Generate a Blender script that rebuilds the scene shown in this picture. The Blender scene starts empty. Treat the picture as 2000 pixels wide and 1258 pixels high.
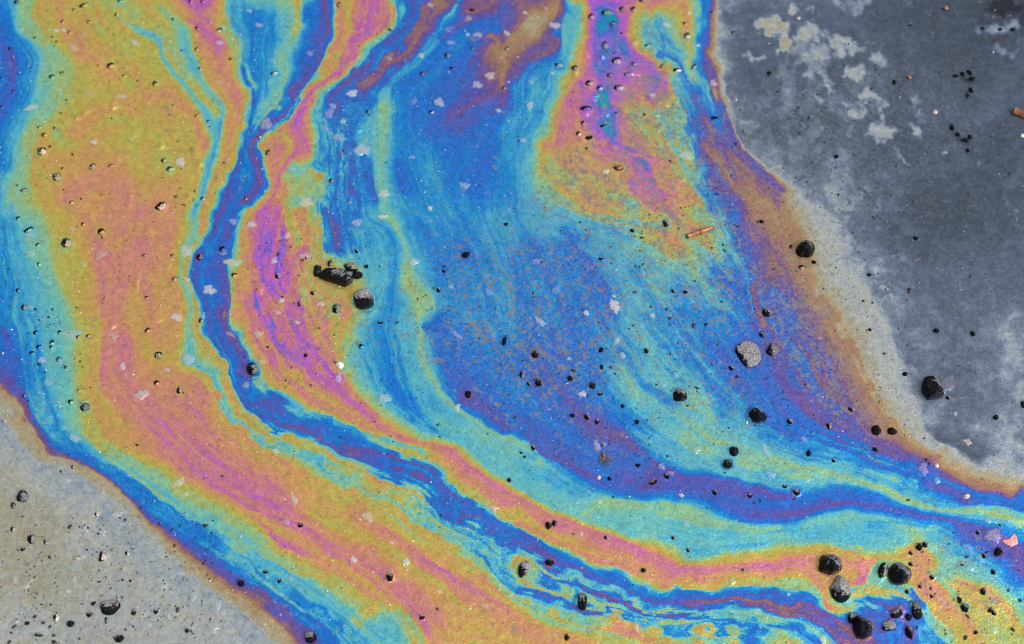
import bpy, bmesh, math, random
import numpy as np
from mathutils import Vector, Matrix, Quaternion

# ---------------------------------------------------------------- camera, sky, sun, exposure
scene = bpy.context.scene
COL = scene.collection
TILT = math.radians(27)          # the camera looks down on the wet ground, tipped a little up the picture
DIST = 0.86                      # metres to the middle of the picture
LENS = 62.0
cam_d = bpy.data.cameras.new('camera'); cam = bpy.data.objects.new('camera', cam_d); COL.objects.link(cam)
cam.location = (0, -DIST*math.sin(TILT), DIST*math.cos(TILT))
cam.rotation_euler = (TILT, 0, 0)
cam_d.lens = LENS; cam_d.sensor_width = 36; cam_d.clip_start = 0.02; cam_d.clip_end = 100
cam_d.dof.use_dof = True; cam_d.dof.focus_distance = DIST-0.022; cam_d.dof.aperture_fstop = 7.5
scene.camera = cam
CAML = np.array(cam.location); CR = np.array(cam.rotation_euler.to_matrix())

def P(px, py, z=0.0):
    """photo pixel -> point on the ground (metres)"""
    px = np.asarray(px, float); py = np.asarray(py, float)
    f = LENS/36*2000
    d = np.stack([(px-1000)/f, (629-py)/f, -np.ones_like(px)], -1) @ CR.T
    t = (z-CAML[2])/d[..., 2]
    return CAML+d*t[..., None]
PX = 0.86*36/62/2000             # one photo pixel on the ground, metres

SUN_EL, SUN_AZ = math.radians(50), math.radians(118)     # soft sun behind cloud, up and to the right
world = bpy.data.worlds.new('World'); scene.world = world; world.use_nodes = True
nt = world.node_tree; bg = nt.nodes['Background']
sky = nt.nodes.new('ShaderNodeTexSky'); sky.sky_type = 'NISHITA'; sky.sun_disc = False
sky.sun_elevation = SUN_EL; sky.sun_rotation = SUN_AZ; sky.dust_density = 4.0; sky.air_density = 1.0
hs = nt.nodes.new('ShaderNodeHueSaturation'); hs.inputs['Saturation'].default_value = 0.22
nt.links.new(sky.outputs[0], hs.inputs['Color']); nt.links.new(hs.outputs[0], bg.inputs['Color']); bg.inputs['Strength'].default_value = 0.11
sun_d = bpy.data.lights.new('sun', 'SUN'); sun_d.energy = 1.1; sun_d.angle = math.radians(24); sun_d.color = (1, .97, .92)
sun = bpy.data.objects.new('sun', sun_d); COL.objects.link(sun)
sd = Vector((math.cos(SUN_EL)*math.sin(SUN_AZ), math.cos(SUN_EL)*math.cos(SUN_AZ), math.sin(SUN_EL)))
sun.rotation_euler = sd.to_track_quat('Z', 'Y').to_euler(); sun.location = sd*3
scene.view_settings.view_transform = 'Standard'; scene.view_settings.look = 'None'
scene.view_settings.gamma = 1; scene.view_settings.use_curve_mapping = False
scene.view_settings.exposure = 1.0
scene.render.filter_size = 1.1; scene.cycles.filter_width = 1.1
GAIN = (1.06, 1.05, 1.03)
# film thickness step -> colour the film gives the sky light it returns (display values, 0..255)
PAL = [(-1.3,44,47,56),(-.95,66,74,86),(-0.6,72,82,97),(-0.1,91,103,122),(0.15,112,125,144),(0.38,146,157,167),(0.56,168,173,168),(0.72,162,158,138),(0.92,170,157,122),(1.15,164,128,92),(1.45,148,106,106),
 (1.75,120,88,132),(2.05,96,82,160),(2.45,52,101,191),(2.8,28,114,200),(3.15,36,140,200),(3.5,84,174,196),(3.85,112,184,172),(4.2,142,184,132),(4.55,178,172,82),
 (4.85,192,158,84),(5.15,198,146,98),(5.5,198,128,120),(5.85,190,106,156),(6.15,180,96,190),(6.5,132,98,204),(6.85,60,110,196),(7.2,6,146,170),(7.6,30,170,150)]
LUMPY = [(230,230,220,250,0,1.1), (260,560,180,180,0,1.0), (110,620,100,130,0,.5), (560,560,80,160,0,.9), (660,300,60,140,0,1.0), (1200,150,120,150,0,1.6), (1300,500,260,200,40,.4), (150,1150,220,100,0,.9), (1880,1180,110,90,0,.2), (560,80,60,120,0,.6)]
MOTTLE = [(1060,620,190,220,50,-.1), (1120,700,120,120,0,-.18), (1250,330,150,150,50,-.12), (1300,450,190,110,45,-.15), (1240,180,70,70,0,-.1), (1290,90,40,60,0,-.5), (960,570,110,110,0,-.45), (900,620,40,30,0,-.38),
 (1560,640,200,70,55,-.18), (1620,760,160,50,50,-.15), (1440,560,120,120,50,-.3), (1340,740,120,80,40,-.58), (830,620,70,110,0,-.42), (1480,860,90,40,0,-.6), (600,600,70,140,0,-.42), (700,680,60,100,0,-.5), (560,480,50,60,0,-.55), (1400,320,60,90,60,-.3), (1180,850,70,40,0,-.62), (1880,1090,60,50,20,-.4), (1920,1200,60,60,0,-.5), (1260,230,80,90,0,-.05), (1110,380,90,60,0,-.25)]
PITS = [(1650,560,160,260,30,1), (200,1150,260,140,0,1), (1600,300,180,150,0,1), (1300,500,260,250,40,.8), (900,620,120,260,0,.8), (1380,900,160,60,10,1)]
VEIL = [(1080,600,190,220,50,.75), (1250,560,200,220,50,.6), (1250,320,190,170,50,.75), (1320,450,200,130,45,.7), (1230,180,110,120,0,.55), (1265,240,70,100,-20,1.0), (1300,90,60,80,0,.6), (960,560,120,130,0,.5), (1400,250,70,140,-30,.6), (1600,640,230,110,55,.8), (1380,760,160,110,40,.55),
 (860,560,60,90,0,.35), (640,600,70,140,0,.35), (680,300,60,160,0,.3), (880,300,110,200,0,.22), (1500,900,200,40,12,.35), (1860,1150,130,110,0,.35), (1020,80,60,80,0,.35), (1180,880,130,50,10,.4), (1600,300,150,170,30,.75), (1760,250,160,200,0,.35), (1900,700,160,250,0,.25), (1700,640,60,160,-30,.3), (160,1150,230,100,0,.3)]
# ---------------------------------------------------------------- oil film thickness field
# 'film' is the thickness of the oil film in interference steps: about 0 = bare wet asphalt, 0.5 pale,
# 1.1 tan, 2 purple, 3 azure, 4 green, 5 orange, 6 magenta, 7.2 teal.  Drawn as contour lines of equal
# thickness (photo pixels, 2000 x 1258), spread between the lines, then drawn out along the flow.
GX0, GY0, GS = -160.0, -130.0, 2.0
GW, GH = 1160, 760
_rng = np.random.RandomState(7)

C = []
def c(v, *pts, a=None):
    """contour line: v film value (a number, or one value at each end), pts x,y pairs"""
    p = np.array(pts, float).reshape(-1, 2)
    C.append((v, p))

# --- left basin, top left to bottom
c(2.7, 0,90, 4,140, 2,200, -10,250)
c(3.2, 4,0, 16,40, 28,75, 55,95, 62,120, 48,165, 35,210, 22,250, 12,290, 2,330)
c(2.6, 10,110, 18,140, 6,180)
c(3.75, 28,0, 30,40, 44,66, 75,84, 88,112, 76,150, 62,200, 48,245, 33,290, 24,330, 12,360, 8,400)
c(4.25, 62,0, 58,40, 75,75, 108,92, 132,125, 118,160, 95,195, 72,230, 56,265, 44,300, 36,340, 34,372, 52,396, 84,420, 96,460, 105,520, 122,560, 142,596, 158,632, 156,680, 153,740, 158,800, 168,850, 205,888, 265,932, 330,982, 400,1026, 460,1056, 520,1090, 575,1118, 610,1130)
c(4.75, 80,0, 78,40, 98,78, 132,108, 168,150, 168,200, 130,240, 84,262, 68,310, 78,355, 92,396, 122,430, 140,480, 160,540, 180,592, 196,630, 190,680, 186,740, 190,796, 210,840, 250,878, 320,928, 400,980, 460,1018, 520,1058, 570,1086, 622,1108)
c(3.4, 20,420, 40,480, 60,540, 80,600, 92,680, 100,740, 108,800, 128,846, 176,872, 240,908, 300,952, 360,1000, 420,1036, 480,1066, 540,1110, 600,1150, 660,1200, 710,1250)
c(3.15, 0,420, 12,500, 20,560, 10,610)
c(3.0, 0,620, 24,650, 34,700, 38,760, 60,810, 92,850, 130,872, 200,902, 262,944, 316,992, 366,1028, 430,1062, 496,1102, 550,1146, 610,1190, 670,1240)
c(2.45, 0,650, 14,668, 24,672)
c(2.5, 0,716, 26,724, 34,700, 44,778, 66,822, 88,852, 122,880, 190,908, 250,950, 300,994, 350,1036, 410,1076, 470,1120, 520,1158, 580,1204, 640,1256)
c(2.0, 0,735, 12,764, 40,800, 62,838, 84,872, 112,888, 186,916, 244,956, 280,990, 318,1030, 372,1072, 430,1118, 480,1152, 530,1186, 590,1240)
c(1.05, 0,768, 16,790, 44,822, 66,858, 92,886, 124,896, 160,906, 212,936, 254,976, 290,1020, 330,1062, 372,1098, 420,1140, 466,1170, 520,1210, 566,1252)
c(0.85, 0,790, 30,828, 56,874, 84,894, 118,898, 150,908, 196,940, 236,972, 270,1010, 316,1064, 362,1110, 408,1150, 460,1186, 510,1222, 548,1258)
c(0.45, 0,812, 24,842, 44,872, 76,905, 120,912, 160,930, 206,966, 240,1000, 276,1040, 330,1092, 380,1140, 430,1176, 480,1206, 530,1254)
c(0.46, 0,850, 40,900, 90,930, 160,960, 210,1010, 260,1060, 320,1110, 380,1160, 440,1200, 500,1250)
c(0.66, 0,900, 40,950, 90,985, 140,1010)
c(0.56, 140,1040, 200,1060, 260,1110, 330,1170, 420,1230)
c(0.72, 0,1010, 60,1040, 100,1100, 60,1180)
c(0.6, 200,1180, 120,1230, 20,1258)
c(0.45, 60,1215, 30,1240)
# --- orange field
c(4.75, 200,20, 215,80, 245,120)
c(5.0, 110,0, 118,60, 136,100, 150,118)
c(5.25, 150,116, 176,128, 218,140, 225,160)
c(4.45, 190,45, 205,62)
c(4.8, 236,120, 262,160, 290,190, 320,210, 350,235)
c(5.0, 300,190, 340,180, 370,215, 390,250)
c(5.15, 230,200, 262,215, 300,235)
c(4.65, 290,225, 330,250, 345,290)
c(4.65, 120,225, 118,262, 140,280)
c(5.0, 80,310, 120,300, 180,260)
c(5.2, 150,330, 210,300, 260,250, 285,300, 290,350)
c(4.8, 300,300, 330,340, 360,320, 384,350, 380,385)
c(5.35, 384,230, 398,262, 402,292)
c(5.25, 120,390, 170,370, 230,380, 260,400)
c(5.4, 160,420, 195,460, 240,440, 310,400, 330,410)
c(4.95, 130,440, 160,480, 175,520, 186,580, 200,610, 208,640, 204,700, 208,760, 232,806, 262,846)
c(5.5, 180,470, 196,520, 205,580, 216,640, 212,700, 216,750, 240,790, 262,820, 296,856)
c(5.5, 262,470, 252,540, 235,590, 232,630)
c(5.2, 300,460, 320,520, 350,540)
c(5.45, 280,570, 300,600, 290,560)
c(5.0, 262,560, 256,620, 282,680, 290,700)
c(5.4, 300,640, 320,680, 300,720)
c(5.1, 340,560, 352,600, 350,660, 330,700)
c(5.8, 238,640, 246,680, 244,740, 262,776, 290,796, 320,824, 350,862, 392,896, 430,920, 470,944, 510,960, 548,976, 560,992)
c(5.6, 320,760, 360,800, 400,850, 450,900, 500,925, 560,950)
c(5.95, 300,822, 326,838, 366,872, 410,906, 452,930, 500,962, 546,984)
c(5.45, 300,720, 350,740, 390,760, 420,800, 460,840, 520,880, 600,930, 680,970, 760,1030, 840,1080, 920,1140, 1000,1190, 1060,1240)
c(4.95, 350,730, 380,735, 400,755, 420,800, 450,835)
c(5.15, 470,870, 530,905, 600,950, 640,990)
c(5.0, 600,1000, 660,1020, 720,1060, 780,1110)
c(5.85, 520,1000, 562,1012, 600,1028, 640,1050, 680,1072, 712,1098)
c(5.95, 500,980, 545,1000, 580,1020)
c(5.9, 690,1078, 730,1096, 750,1110, 756,1128)
c(5.75, 700,1090, 745,1130, 775,1160, 800,1180, 830,1214, 838,1236)
c(5.1, 380,960, 440,990, 500,1020, 540,1040)
c(5.65, 300,880, 340,920, 390,950, 440,980, 480,1010, 520,1040, 570,1070, 600,1090)
c(5.95, 520,1050, 560,1075, 590,1092)
c(5.3, 560,1060, 620,1080, 680,1120, 720,1150, 760,1190)
c(4.95, 270,880, 330,925, 400,968, 460,1002, 520,1044)
c(5.1, 620,1090, 660,1120, 700,1150, 738,1190)
c(4.6, 600,1118, 650,1130, 690,1162, 700,1178, 720,1172)
c(4.2, 620,1140, 660,1160, 690,1190)
c(4.7, 700,1205, 720,1198, 716,1222, 690,1220)
c(3.9, 740,1178, 770,1210, 790,1258)
c(4.5, 770,1190, 800,1210, 820,1240, 825,1258)
c(4.65, 745,1180, 790,1200, 830,1240)
c(3.6, 610,1130, 660,1180, 720,1220, 760,1258)
c(4.85, 860,1140, 900,1180, 960,1210, 1020,1240)
c(4.8, 760,1070, 800,1110, 860,1150)
c(4.95, 880,1250, 960,1250)
# --- cyan threads through the orange
c(4.0, 222,0, 248,26, 268,50)
c(3.55, 268,52, 290,66, 304,72, 313,88, 317,110, 328,130, 352,150, 370,170, 386,200, 402,228, 420,244)
c(4.7, 285,44, 318,60, 326,86, 332,112, 348,130, 372,150, 384,180, 400,205, 418,228)
c(4.75, 240,55, 270,80, 300,90, 305,115, 316,140, 340,160, 360,190, 376,215)
c(4.1, 320,20, 344,45, 362,65)
c(3.7, 362,62, 360,92, 372,116, 381,140, 388,162, 404,178, 420,196, 434,212, 432,232)
c(4.7, 378,60, 378,95, 392,122, 398,150, 414,172, 432,192, 442,212, 440,240)
c(3.3, 432,232, 428,258, 420,285, 412,315, 400,345, 392,372, 382,395, 374,415)
c(4.1, 404,240, 410,270, 406,300, 396,330, 388,370, 376,400, 364,425)
c(4.9, 396,300, 388,330, 382,360, 372,390, 358,420, 356,460, 345,500)
c(4.4, 440,250, 432,285, 424,315, 412,345, 402,372, 390,395)
c(3.8, 376,425, 384,455, 378,475, 362,500, 354,530, 358,555, 372,585, 376,620, 370,660, 372,690)
c(3.9, 372,690, 368,712, 385,722, 408,735, 425,770, 440,800, 462,830, 492,852)
c(4.9, 350,510, 348,545, 362,580, 365,620, 362,660, 352,695, 345,725)
# --- strip between the threads and the river
c(5.4, 388,0, 398,25, 420,40)
c(5.85, 380,0, 398,12)
c(5.9, 382,50, 400,62, 430,78, 440,95, 425,108)
c(5.4, 400,90, 430,118, 444,140, 458,160, 468,190, 464,220, 456,250, 448,275, 440,300, 432,325, 420,350)
c(5.2, 420,350, 408,378, 400,400, 396,430, 396,455)
c(4.9, 390,470, 372,500, 368,535)
c(5.0, 368,535, 378,570, 388,605, 390,640, 404,675, 430,690, 442,712, 450,745, 462,782, 490,812, 530,838)
c(4.3, 440,60, 452,85, 470,110, 484,135, 494,160, 488,195, 478,222, 466,255, 458,290, 446,330, 432,360, 420,378, 414,400, 408,430, 404,455)
c(3.3, 452,0, 462,40, 474,75, 478,110, 494,140)
c(4.4, 440,20, 448,60, 452,95)
c(3.5, 408,470, 390,500, 374,530, 372,555, 384,585, 398,612, 398,640, 408,668, 434,694, 452,720, 458,755, 472,785, 500,812, 545,840)
# --- river
c(2.9, 500,20, 490,90, 500,150, 510,180)
c(3.3, 530,30, 530,90, 540,120, 520,190, 500,230)
c(2.5, 480,120, 486,160, 500,215)
c(4.2, 574,0, 586,18, 588,38, 578,58)
c(4.7, 592,12, 592,35, 578,64)
c(4.0, 560,60, 554,95, 556,130, 560,155, 545,180, 532,205, 512,228, 500,238)
c(2.95, 604,20, 600,60, 590,100, 580,140, 565,175, 545,210, 520,238)
c(2.0, 626,0, 630,40, 622,90, 605,130, 588,165, 565,200, 540,235, 520,252, 500,268, 490,295, 505,325, 514,350, 506,375, 485,395, 458,412)
c(2.9, 642,30, 640,70, 628,105, 614,140, 596,172, 572,206, 548,238, 520,258, 504,275, 504,296, 516,320, 522,352, 516,378)
c(2.85, 480,300, 490,340, 484,370, 466,390)
c(3.3, 478,230, 470,262, 466,300, 470,330, 480,350)
c(2.1, 466,300, 454,330, 444,362, 436,390)
c(2.6, 462,395, 448,420, 436,450, 414,490, 404,520)
c(2.05, 428,395, 420,430, 410,465, 392,500, 382,525, 382,550, 400,578, 412,605, 410,640, 424,670, 440,696, 452,730, 462,765, 484,795, 520,820)
c(2.8, 436,470, 408,520, 404,550, 420,575, 426,600, 424,640, 436,672, 452,698, 462,740, 480,775, 508,800, 546,822, 590,842)
c(2.1, 462,430, 444,450, 432,500, 436,530, 442,560, 444,590, 440,630, 446,655, 464,680, 480,708, 494,745)
c(3.5, 474,440, 462,470, 456,500, 450,530, 448,570, 450,610, 448,645, 470,670, 486,700, 498,735)
c(4.6, 482,420, 470,450, 470,480, 478,510, 468,540, 462,590, 458,630, 478,660, 490,695, 506,740, 540,775)
c(3.3, 500,742, 520,762, 550,785, 600,806, 640,822, 690,845, 740,862, 800,880, 836,900)
c(2.7, 500,790, 560,812, 620,845, 670,862, 720,870, 780,890)
c(2.1, 510,775, 560,805, 610,835, 660,868, 720,888, 790,906, 830,920, 860,945, 880,980, 930,1000, 985,1030, 1010,1062)
c(2.45, 620,848, 680,885, 740,910, 790,925)
c(3.2, 590,845, 650,880, 700,905, 730,918, 780,932, 820,945, 845,975, 870,1005, 910,1020, 950,1045, 980,1075)
c(2.7, 846,918, 880,950, 920,975, 960,995, 1000,1028, 1060,1062)
c(2.0, 1000,1062, 1050,1088, 1100,1108, 1150,1118, 1200,1142, 1250,1160, 1300,1172, 1360,1176, 1420,1170, 1480,1178, 1540,1192, 1590,1200, 1640,1230, 1680,1256)
c(2.6, 1000,1040, 1060,1068, 1110,1094, 1160,1108, 1206,1122, 1244,1142, 1290,1154, 1350,1150, 1430,1155, 1500,1154, 1560,1160, 1600,1178, 1640,1210)
c(3.4, 1060,1060, 1110,1084, 1180,1108, 1215,1118, 1250,1138, 1290,1148, 1350,1143, 1430,1148, 1500,1146, 1550,1150, 1590,1166, 1620,1186)
# --- strands between orange field and river
c(4.8, 520,850, 560,858, 620,884, 670,905, 715,922, 730,940)
c(4.8, 740,930, 790,950, 830,965, 850,985)
c(4.1, 600,862, 680,890, 740,920, 800,940)
c(3.4, 500,856, 560,880, 610,896, 650,916, 700,942, 760,965, 800,990, 820,1012, 850,1035, 900,1060, 940,1082, 980,1126, 1000,1150)
c(4.6, 500,872, 560,896, 640,930, 700,960, 760,982, 790,1008, 820,1034, 850,1045, 900,1062)
c(4.7, 600,935, 680,975, 740,992, 780,1015, 810,1045, 850,1060, 900,1080, 940,1108, 990,1158, 1040,1180)
c(4.4, 850,1020, 900,1045, 950,1068, 985,1100)
c(3.0, 870,1015, 920,1040, 960,1070, 1000,1110)
c(4.5, 1000,1095, 1020,1095, 1050,1108, 1090,1130)
c(3.6, 1030,1096, 1060,1104, 1090,1124, 1140,1132, 1190,1152, 1220,1176, 1290,1196, 1360,1192, 1440,1192, 1500,1196)
c(2.4, 1050,1108, 1080,1132, 1140,1155, 1210,1180, 1280,1204, 1340,1204, 1420,1208)
c(4.3, 1030,1140, 1080,1150, 1110,1170)
c(2.6, 1010,1150, 1060,1160, 1100,1180, 1150,1195, 1220,1205, 1290,1222)
c(4.1, 1140,1180, 1200,1200, 1260,1210, 1330,1215, 1400,1200, 1450,1205, 1500,1210)
c(2.3, 1300,1226, 1370,1222, 1440,1232, 1490,1240)
c(4.5, 1060,1188, 1120,1200, 1180,1212, 1260,1228, 1320,1240, 1400,1228, 1440,1248)
c(4.5, 1000,1170, 1060,1205, 1110,1222, 1150,1228, 1200,1250)
c(5.3, 1000,1200, 1060,1225, 1100,1240, 1140,1254)
c(4.9, 1220,1240, 1290,1250)
c(4.9, 1420,1256, 1440,1240)
c(4.0, 1500,1200, 1540,1210, 1580,1226, 1610,1250)
c(2.9, 1500,1218, 1550,1226, 1590,1256)
c(4.4, 1500,1228, 1540,1240, 1560,1258)
# --- upper magenta stream
c(3.2, 650,0, 646,40, 640,90)
c(4.7, 655,0, 655,40, 646,85, 632,120, 606,152, 582,184, 562,210, 544,238, 520,256)
c(5.0, 668,0, 670,50, 658,100, 630,145, 600,175, 575,205)
c(4.4, 684,0, 686,40, 676,80, 652,125, 620,155)
c(5.4, 694,0, 694,40, 688,70, 676,105, 650,140)
c(5.9, 706,0, 706,40, 698,65, 684,100, 660,138, 625,168, 596,190, 578,210, 562,242, 548,258, 543,280, 545,300)
c(6.15, 728,0, 726,30, 722,58)
c(5.9, 745,0, 744,20, 728,55, 708,78)
c(5.1, 760,0, 764,25, 758,50, 738,66)
c(4.1, 770,0, 770,40, 756,66, 735,78, 712,90, 700,118, 690,140, 668,158)
c(5.2, 712,80, 696,96, 690,120, 672,145, 648,165, 620,190)
c(5.5, 640,172, 612,198, 590,222, 582,250)
c(3.5, 700,140, 676,160, 650,185, 625,210)
c(5.0, 552,265, 562,285, 568,310, 558,330)
c(5.9, 582,225, 580,255, 588,275, 600,290, 602,304, 584,312, 570,328, 556,350, 546,375, 530,395, 512,408)
c(4.9, 506,262, 520,262, 545,262)
c(5.1, 506,275, 520,290, 535,270)
c(3.3, 500,270, 502,288, 510,305)
c(4.8, 512,310, 524,335, 532,360, 520,385, 498,402, 482,412)
c(5.2, 528,310, 538,340, 530,370)
c(5.6, 560,300, 552,325, 545,350)
c(4.2, 600,226, 600,250, 610,280, 608,305, 600,325)
c(3.5, 612,215, 618,250, 622,290, 625,320)
c(4.6, 606,340, 618,362, 612,385)
c(4.0, 570,345, 590,335, 615,325, 632,350, 632,380, 620,395, 575,400)
c(4.5, 560,355, 562,390, 558,410)
c(5.9, 500,415, 515,425, 524,415)
# --- magenta lake
c(4.6, 560,430, 575,450, 580,480)
c(5.0, 590,420, 600,450, 600,480)
c(4.4, 620,390, 626,430, 622,470, 628,500)
c(5.2, 612,400, 614,440, 610,480)
c(3.0, 632,400, 634,440, 630,475, 640,498)
c(6.1, 510,430, 520,460, 526,490)
c(6.25, 545,420, 542,460, 548,480, 530,510, 528,540, 535,565)
c(6.0, 570,440, 560,480, 560,520, 560,550)
c(5.3, 575,500, 600,480, 615,510)
c(5.1, 498,430, 496,470, 500,520, 505,570)
c(6.0, 500,570, 504,600)
c(5.5, 510,560, 540,590, 570,580)
c(6.15, 580,590, 588,620, 584,640, 600,662, 616,684, 634,708, 650,728, 668,738)
c(5.3, 470,540, 472,600, 478,640, 500,680, 520,730)
c(5.5, 510,610, 530,640, 550,680)
c(5.2, 600,560, 610,600, 620,630, 640,670, 660,705)
c(5.4, 620,560, 660,575, 680,600)
c(5.6, 560,680, 600,710, 640,755, 690,795, 740,835, 790,862)
c(4.9, 620,530, 650,565, 685,575, 690,610)
c(4.7, 652,570, 660,610, 655,660, 665,700)
c(5.0, 640,640, 650,680)
c(4.3, 692,610, 690,650, 682,680, 672,710, 678,736)
c(5.8, 650,742, 668,748, 690,768, 720,795, 760,826, 800,850, 850,864, 880,882, 905,905)
c(5.9, 905,905, 950,932, 990,962, 1020,980, 1080,1008, 1130,1024, 1180,1042, 1230,1058, 1262,1076)
c(5.6, 1262,1082, 1300,1094, 1350,1106, 1420,1112, 1500,1105, 1590,1104)
c(5.0, 540,745, 600,780, 660,815, 720,850, 780,884, 850,906, 900,944, 950,978, 1000,1000, 1060,1030, 1120,1062, 1200,1092, 1260,1112, 1320,1124, 1400,1130, 1500,1128, 1580,1134)
c(5.4, 1000,1018, 1060,1045, 1110,1070, 1170,1095, 1240,1124)
c(4.6, 560,770, 610,795, 660,828, 720,855, 770,876, 820,892, 856,915, 896,955, 940,985, 990,1012, 1040,1046, 1100,1074, 1150,1092, 1210,1116, 1250,1134, 1300,1140, 1400,1144, 1480,1142, 1540,1140, 1580,1152, 1610,1178)
c(4.5, 680,730, 712,782, 770,832, 826,855, 876,868, 905,888, 950,918, 1000,950, 1060,988, 1120,1012, 1180,1032, 1240,1050, 1290,1064, 1330,1092, 1380,1094, 1420,1080, 1500,1078, 1560,1082)
c(3.7, 690,700, 722,770, 790,830, 850,850, 900,868, 960,910, 1010,945, 1070,980, 1130,1002, 1200,1026, 1240,1040, 1310,1058, 1350,1082, 1420,1066, 1500,1062)
c(4.35, 1240,1042, 1280,1050, 1310,1070, 1340,1086)
# --- cyan band, threads at the top of it
c(3.5, 700,620, 700,680, 730,760, 780,800, 850,835, 920,860)
c(3.6, 920,870, 980,912, 1050,950, 1130,985, 1200,1005, 1260,1020, 1330,1044, 1400,1050, 1500,1046, 1600,1050, 1680,1060)
c(4.1, 1150,1000, 1170,980, 1260,985, 1340,1010, 1400,1030)
c(4.1, 1300,982, 1360,1000, 1400,1020, 1470,1032, 1520,1034)
c(3.9, 1560,1030, 1620,1010, 1690,1008, 1760,1030, 1830,1040)
c(3.6, 1600,1030, 1700,1040, 1800,1065, 1880,1090, 1950,1120, 2000,1150)
c(3.9, 1500,1050, 1580,1060, 1660,1075, 1740,1080)
c(3.2, 1700,1025, 1780,1030, 1850,1050, 1900,1072, 1940,1100, 1970,1130, 2000,1140)
c(2.95, 735,436, 764,470, 776,500, 772,540, 768,580, 760,620)
c(3.4, 700,430, 740,480, 756,520, 745,570, 720,590)
c(3.0, 720,640, 738,670, 745,720, 762,760, 782,792, 800,820)
c(3.3, 800,760, 790,700, 780,640, 790,600)
c(2.9, 800,770, 815,810, 850,840)
c(4.2, 738,200, 744,240, 746,290, 738,330, 742,370, 752,400)
c(3.6, 720,240, 724,290, 722,330, 730,370)
c(3.3, 764,230, 766,270, 758,320, 766,370, 780,400)
c(4.2, 752,420, 768,440, 784,470, 792,510, 798,545, 812,580, 822,615)
c(3.2, 790,420, 800,470, 816,510)
c(4.05, 812,620, 830,650, 822,690, 840,730, 862,770, 900,800, 950,836, 1000,860)
c(4.1, 790,560, 840,575, 858,600)
c(4.1, 1000,860, 1030,880, 1060,905)
c(3.4, 730,200, 745,160, 780,130, 800,110)
c(2.9, 700,200, 700,260, 700,330, 700,400)
c(2.5, 640,420, 645,470, 650,490)
c(2.4, 660,230, 680,200, 720,190)
c(2.4, 690,250, 692,280, 704,300, 712,330, 726,360, 730,390)
c(4.0, 716,225, 718,260, 706,275, 712,300)
c(3.2, 640,250, 650,300, 645,350, 650,400)
c(2.7, 668,280, 672,320, 670,380, 680,430, 690,470)
c(3.4, 700,440, 690,480, 700,520, 710,560)
c(4.2, 636,500, 662,516, 690,530, 706,560)
c(4.3, 612,520, 618,500, 640,505)
# --- purple and brown threads at the top
c(3.3, 778,0, 780,50, 764,80, 734,110, 700,140, 660,175, 620,205)
c(3.9, 790,20, 782,50, 772,68)
c(2.1, 815,0, 806,30, 780,70, 750,100, 710,140, 675,175, 640,205)
c(2.6, 832,0, 824,40, 800,70, 775,92, 740,130)
c(2.0, 842,0, 836,15, 826,45)
c(1.35, 858,4, 840,12, 828,40, 812,70, 795,90, 765,115, 740,140, 715,168)
c(2.0, 866,16, 846,26, 836,50, 820,78, 800,102, 770,130, 735,172)
c(3.3, 872,20, 854,50, 838,75, 812,98, 790,125, 765,150)
c(4.0, 880,8, 870,25, 858,40)
c(1.8, 870,2, 900,4, 930,6)
c(2.0, 930,10, 905,30, 880,50, 860,72)
c(2.8, 960,30, 920,50, 890,75, 860,110, 820,150, 780,170)
c(2.0, 990,10, 985,50, 975,80)
c(1.25, 942,2, 924,12, 910,18)
c(2.4, 960,80, 930,100, 910,150)
# --- tan patch
c(0.8, 1050,30, 1038,44, 1022,58)
c(1.05, 1085,0, 1078,20, 1062,48, 1040,66, 1012,78, 990,100, 985,125, 980,150, 976,170)
c(1.1, 950,70, 968,80, 960,100, 978,120)
c(1.7, 1096,0, 1094,24, 1078,52, 1050,78, 1020,100, 1000,130, 990,160, 975,195)
c(1.6, 1010,10, 1022,28, 1010,50, 985,68, 955,64, 938,76)
c(1.9, 970,170, 945,185, 915,195, 895,215, 870,230)
c(2.2, 1000,0, 1000,30, 990,50)
c(1.6, 1080,60, 1090,80, 1070,100, 1040,110)
c(2.3, 1096,50, 1096,80, 1080,105, 1040,120, 1010,150)
c(2.2, 990,200, 950,220, 900,240)
c(2.85, 860,130, 820,160, 800,190)
c(2.5, 870,160, 850,200, 830,240)
c(2.5, 930,110, 900,170, 860,220)
# --- broad blue area
c(2.9, 1000,160, 1000,200, 990,260, 1000,330, 1000,400)
c(3.1, 1060,140, 1045,200, 1030,260, 1020,320)
c(2.75, 1040,120, 1020,170)
c(2.35, 930,260, 920,320, 900,350)
c(2.4, 980,290, 960,340, 950,390)
c(2.75, 790,220, 800,270, 830,290)
c(2.5, 780,300, 776,330, 790,370)
c(2.85, 840,330, 850,380, 870,420)
c(2.9, 800,400, 830,430, 860,460)
c(2.9, 900,400, 940,460, 970,520, 1000,560)
c(2.4, 815,420, 840,450, 860,480, 870,520, 864,560)
c(2.85, 930,520, 960,600, 980,660)
c(2.6, 900,560, 910,620, 940,690, 960,720)
c(2.45, 862,620, 850,640, 826,642, 856,662, 870,700, 880,740)
c(2.3, 885,740, 900,770, 940,812, 980,840)
c(2.55, 900,690, 940,760, 1000,810, 1060,860)
c(2.6, 1000,460, 1020,520, 1020,580, 1010,640)
c(2.8, 1100,450, 1120,500, 1130,540)
c(2.6, 1060,510, 1090,560, 1120,610, 1130,650)
c(2.5, 1010,680, 1060,700, 1130,690, 1160,720)
c(2.45, 1140,500, 1180,560, 1200,620)
c(2.0, 1040,676, 1060,720, 1100,770, 1140,815, 1170,842, 1220,856, 1262,890, 1300,920)
c(2.7, 1000,730, 1030,790, 1080,840, 1120,870)
c(2.9, 980,740, 1000,790, 1040,830)
c(2.8, 1150,740, 1180,780, 1230,810, 1260,840)
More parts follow.
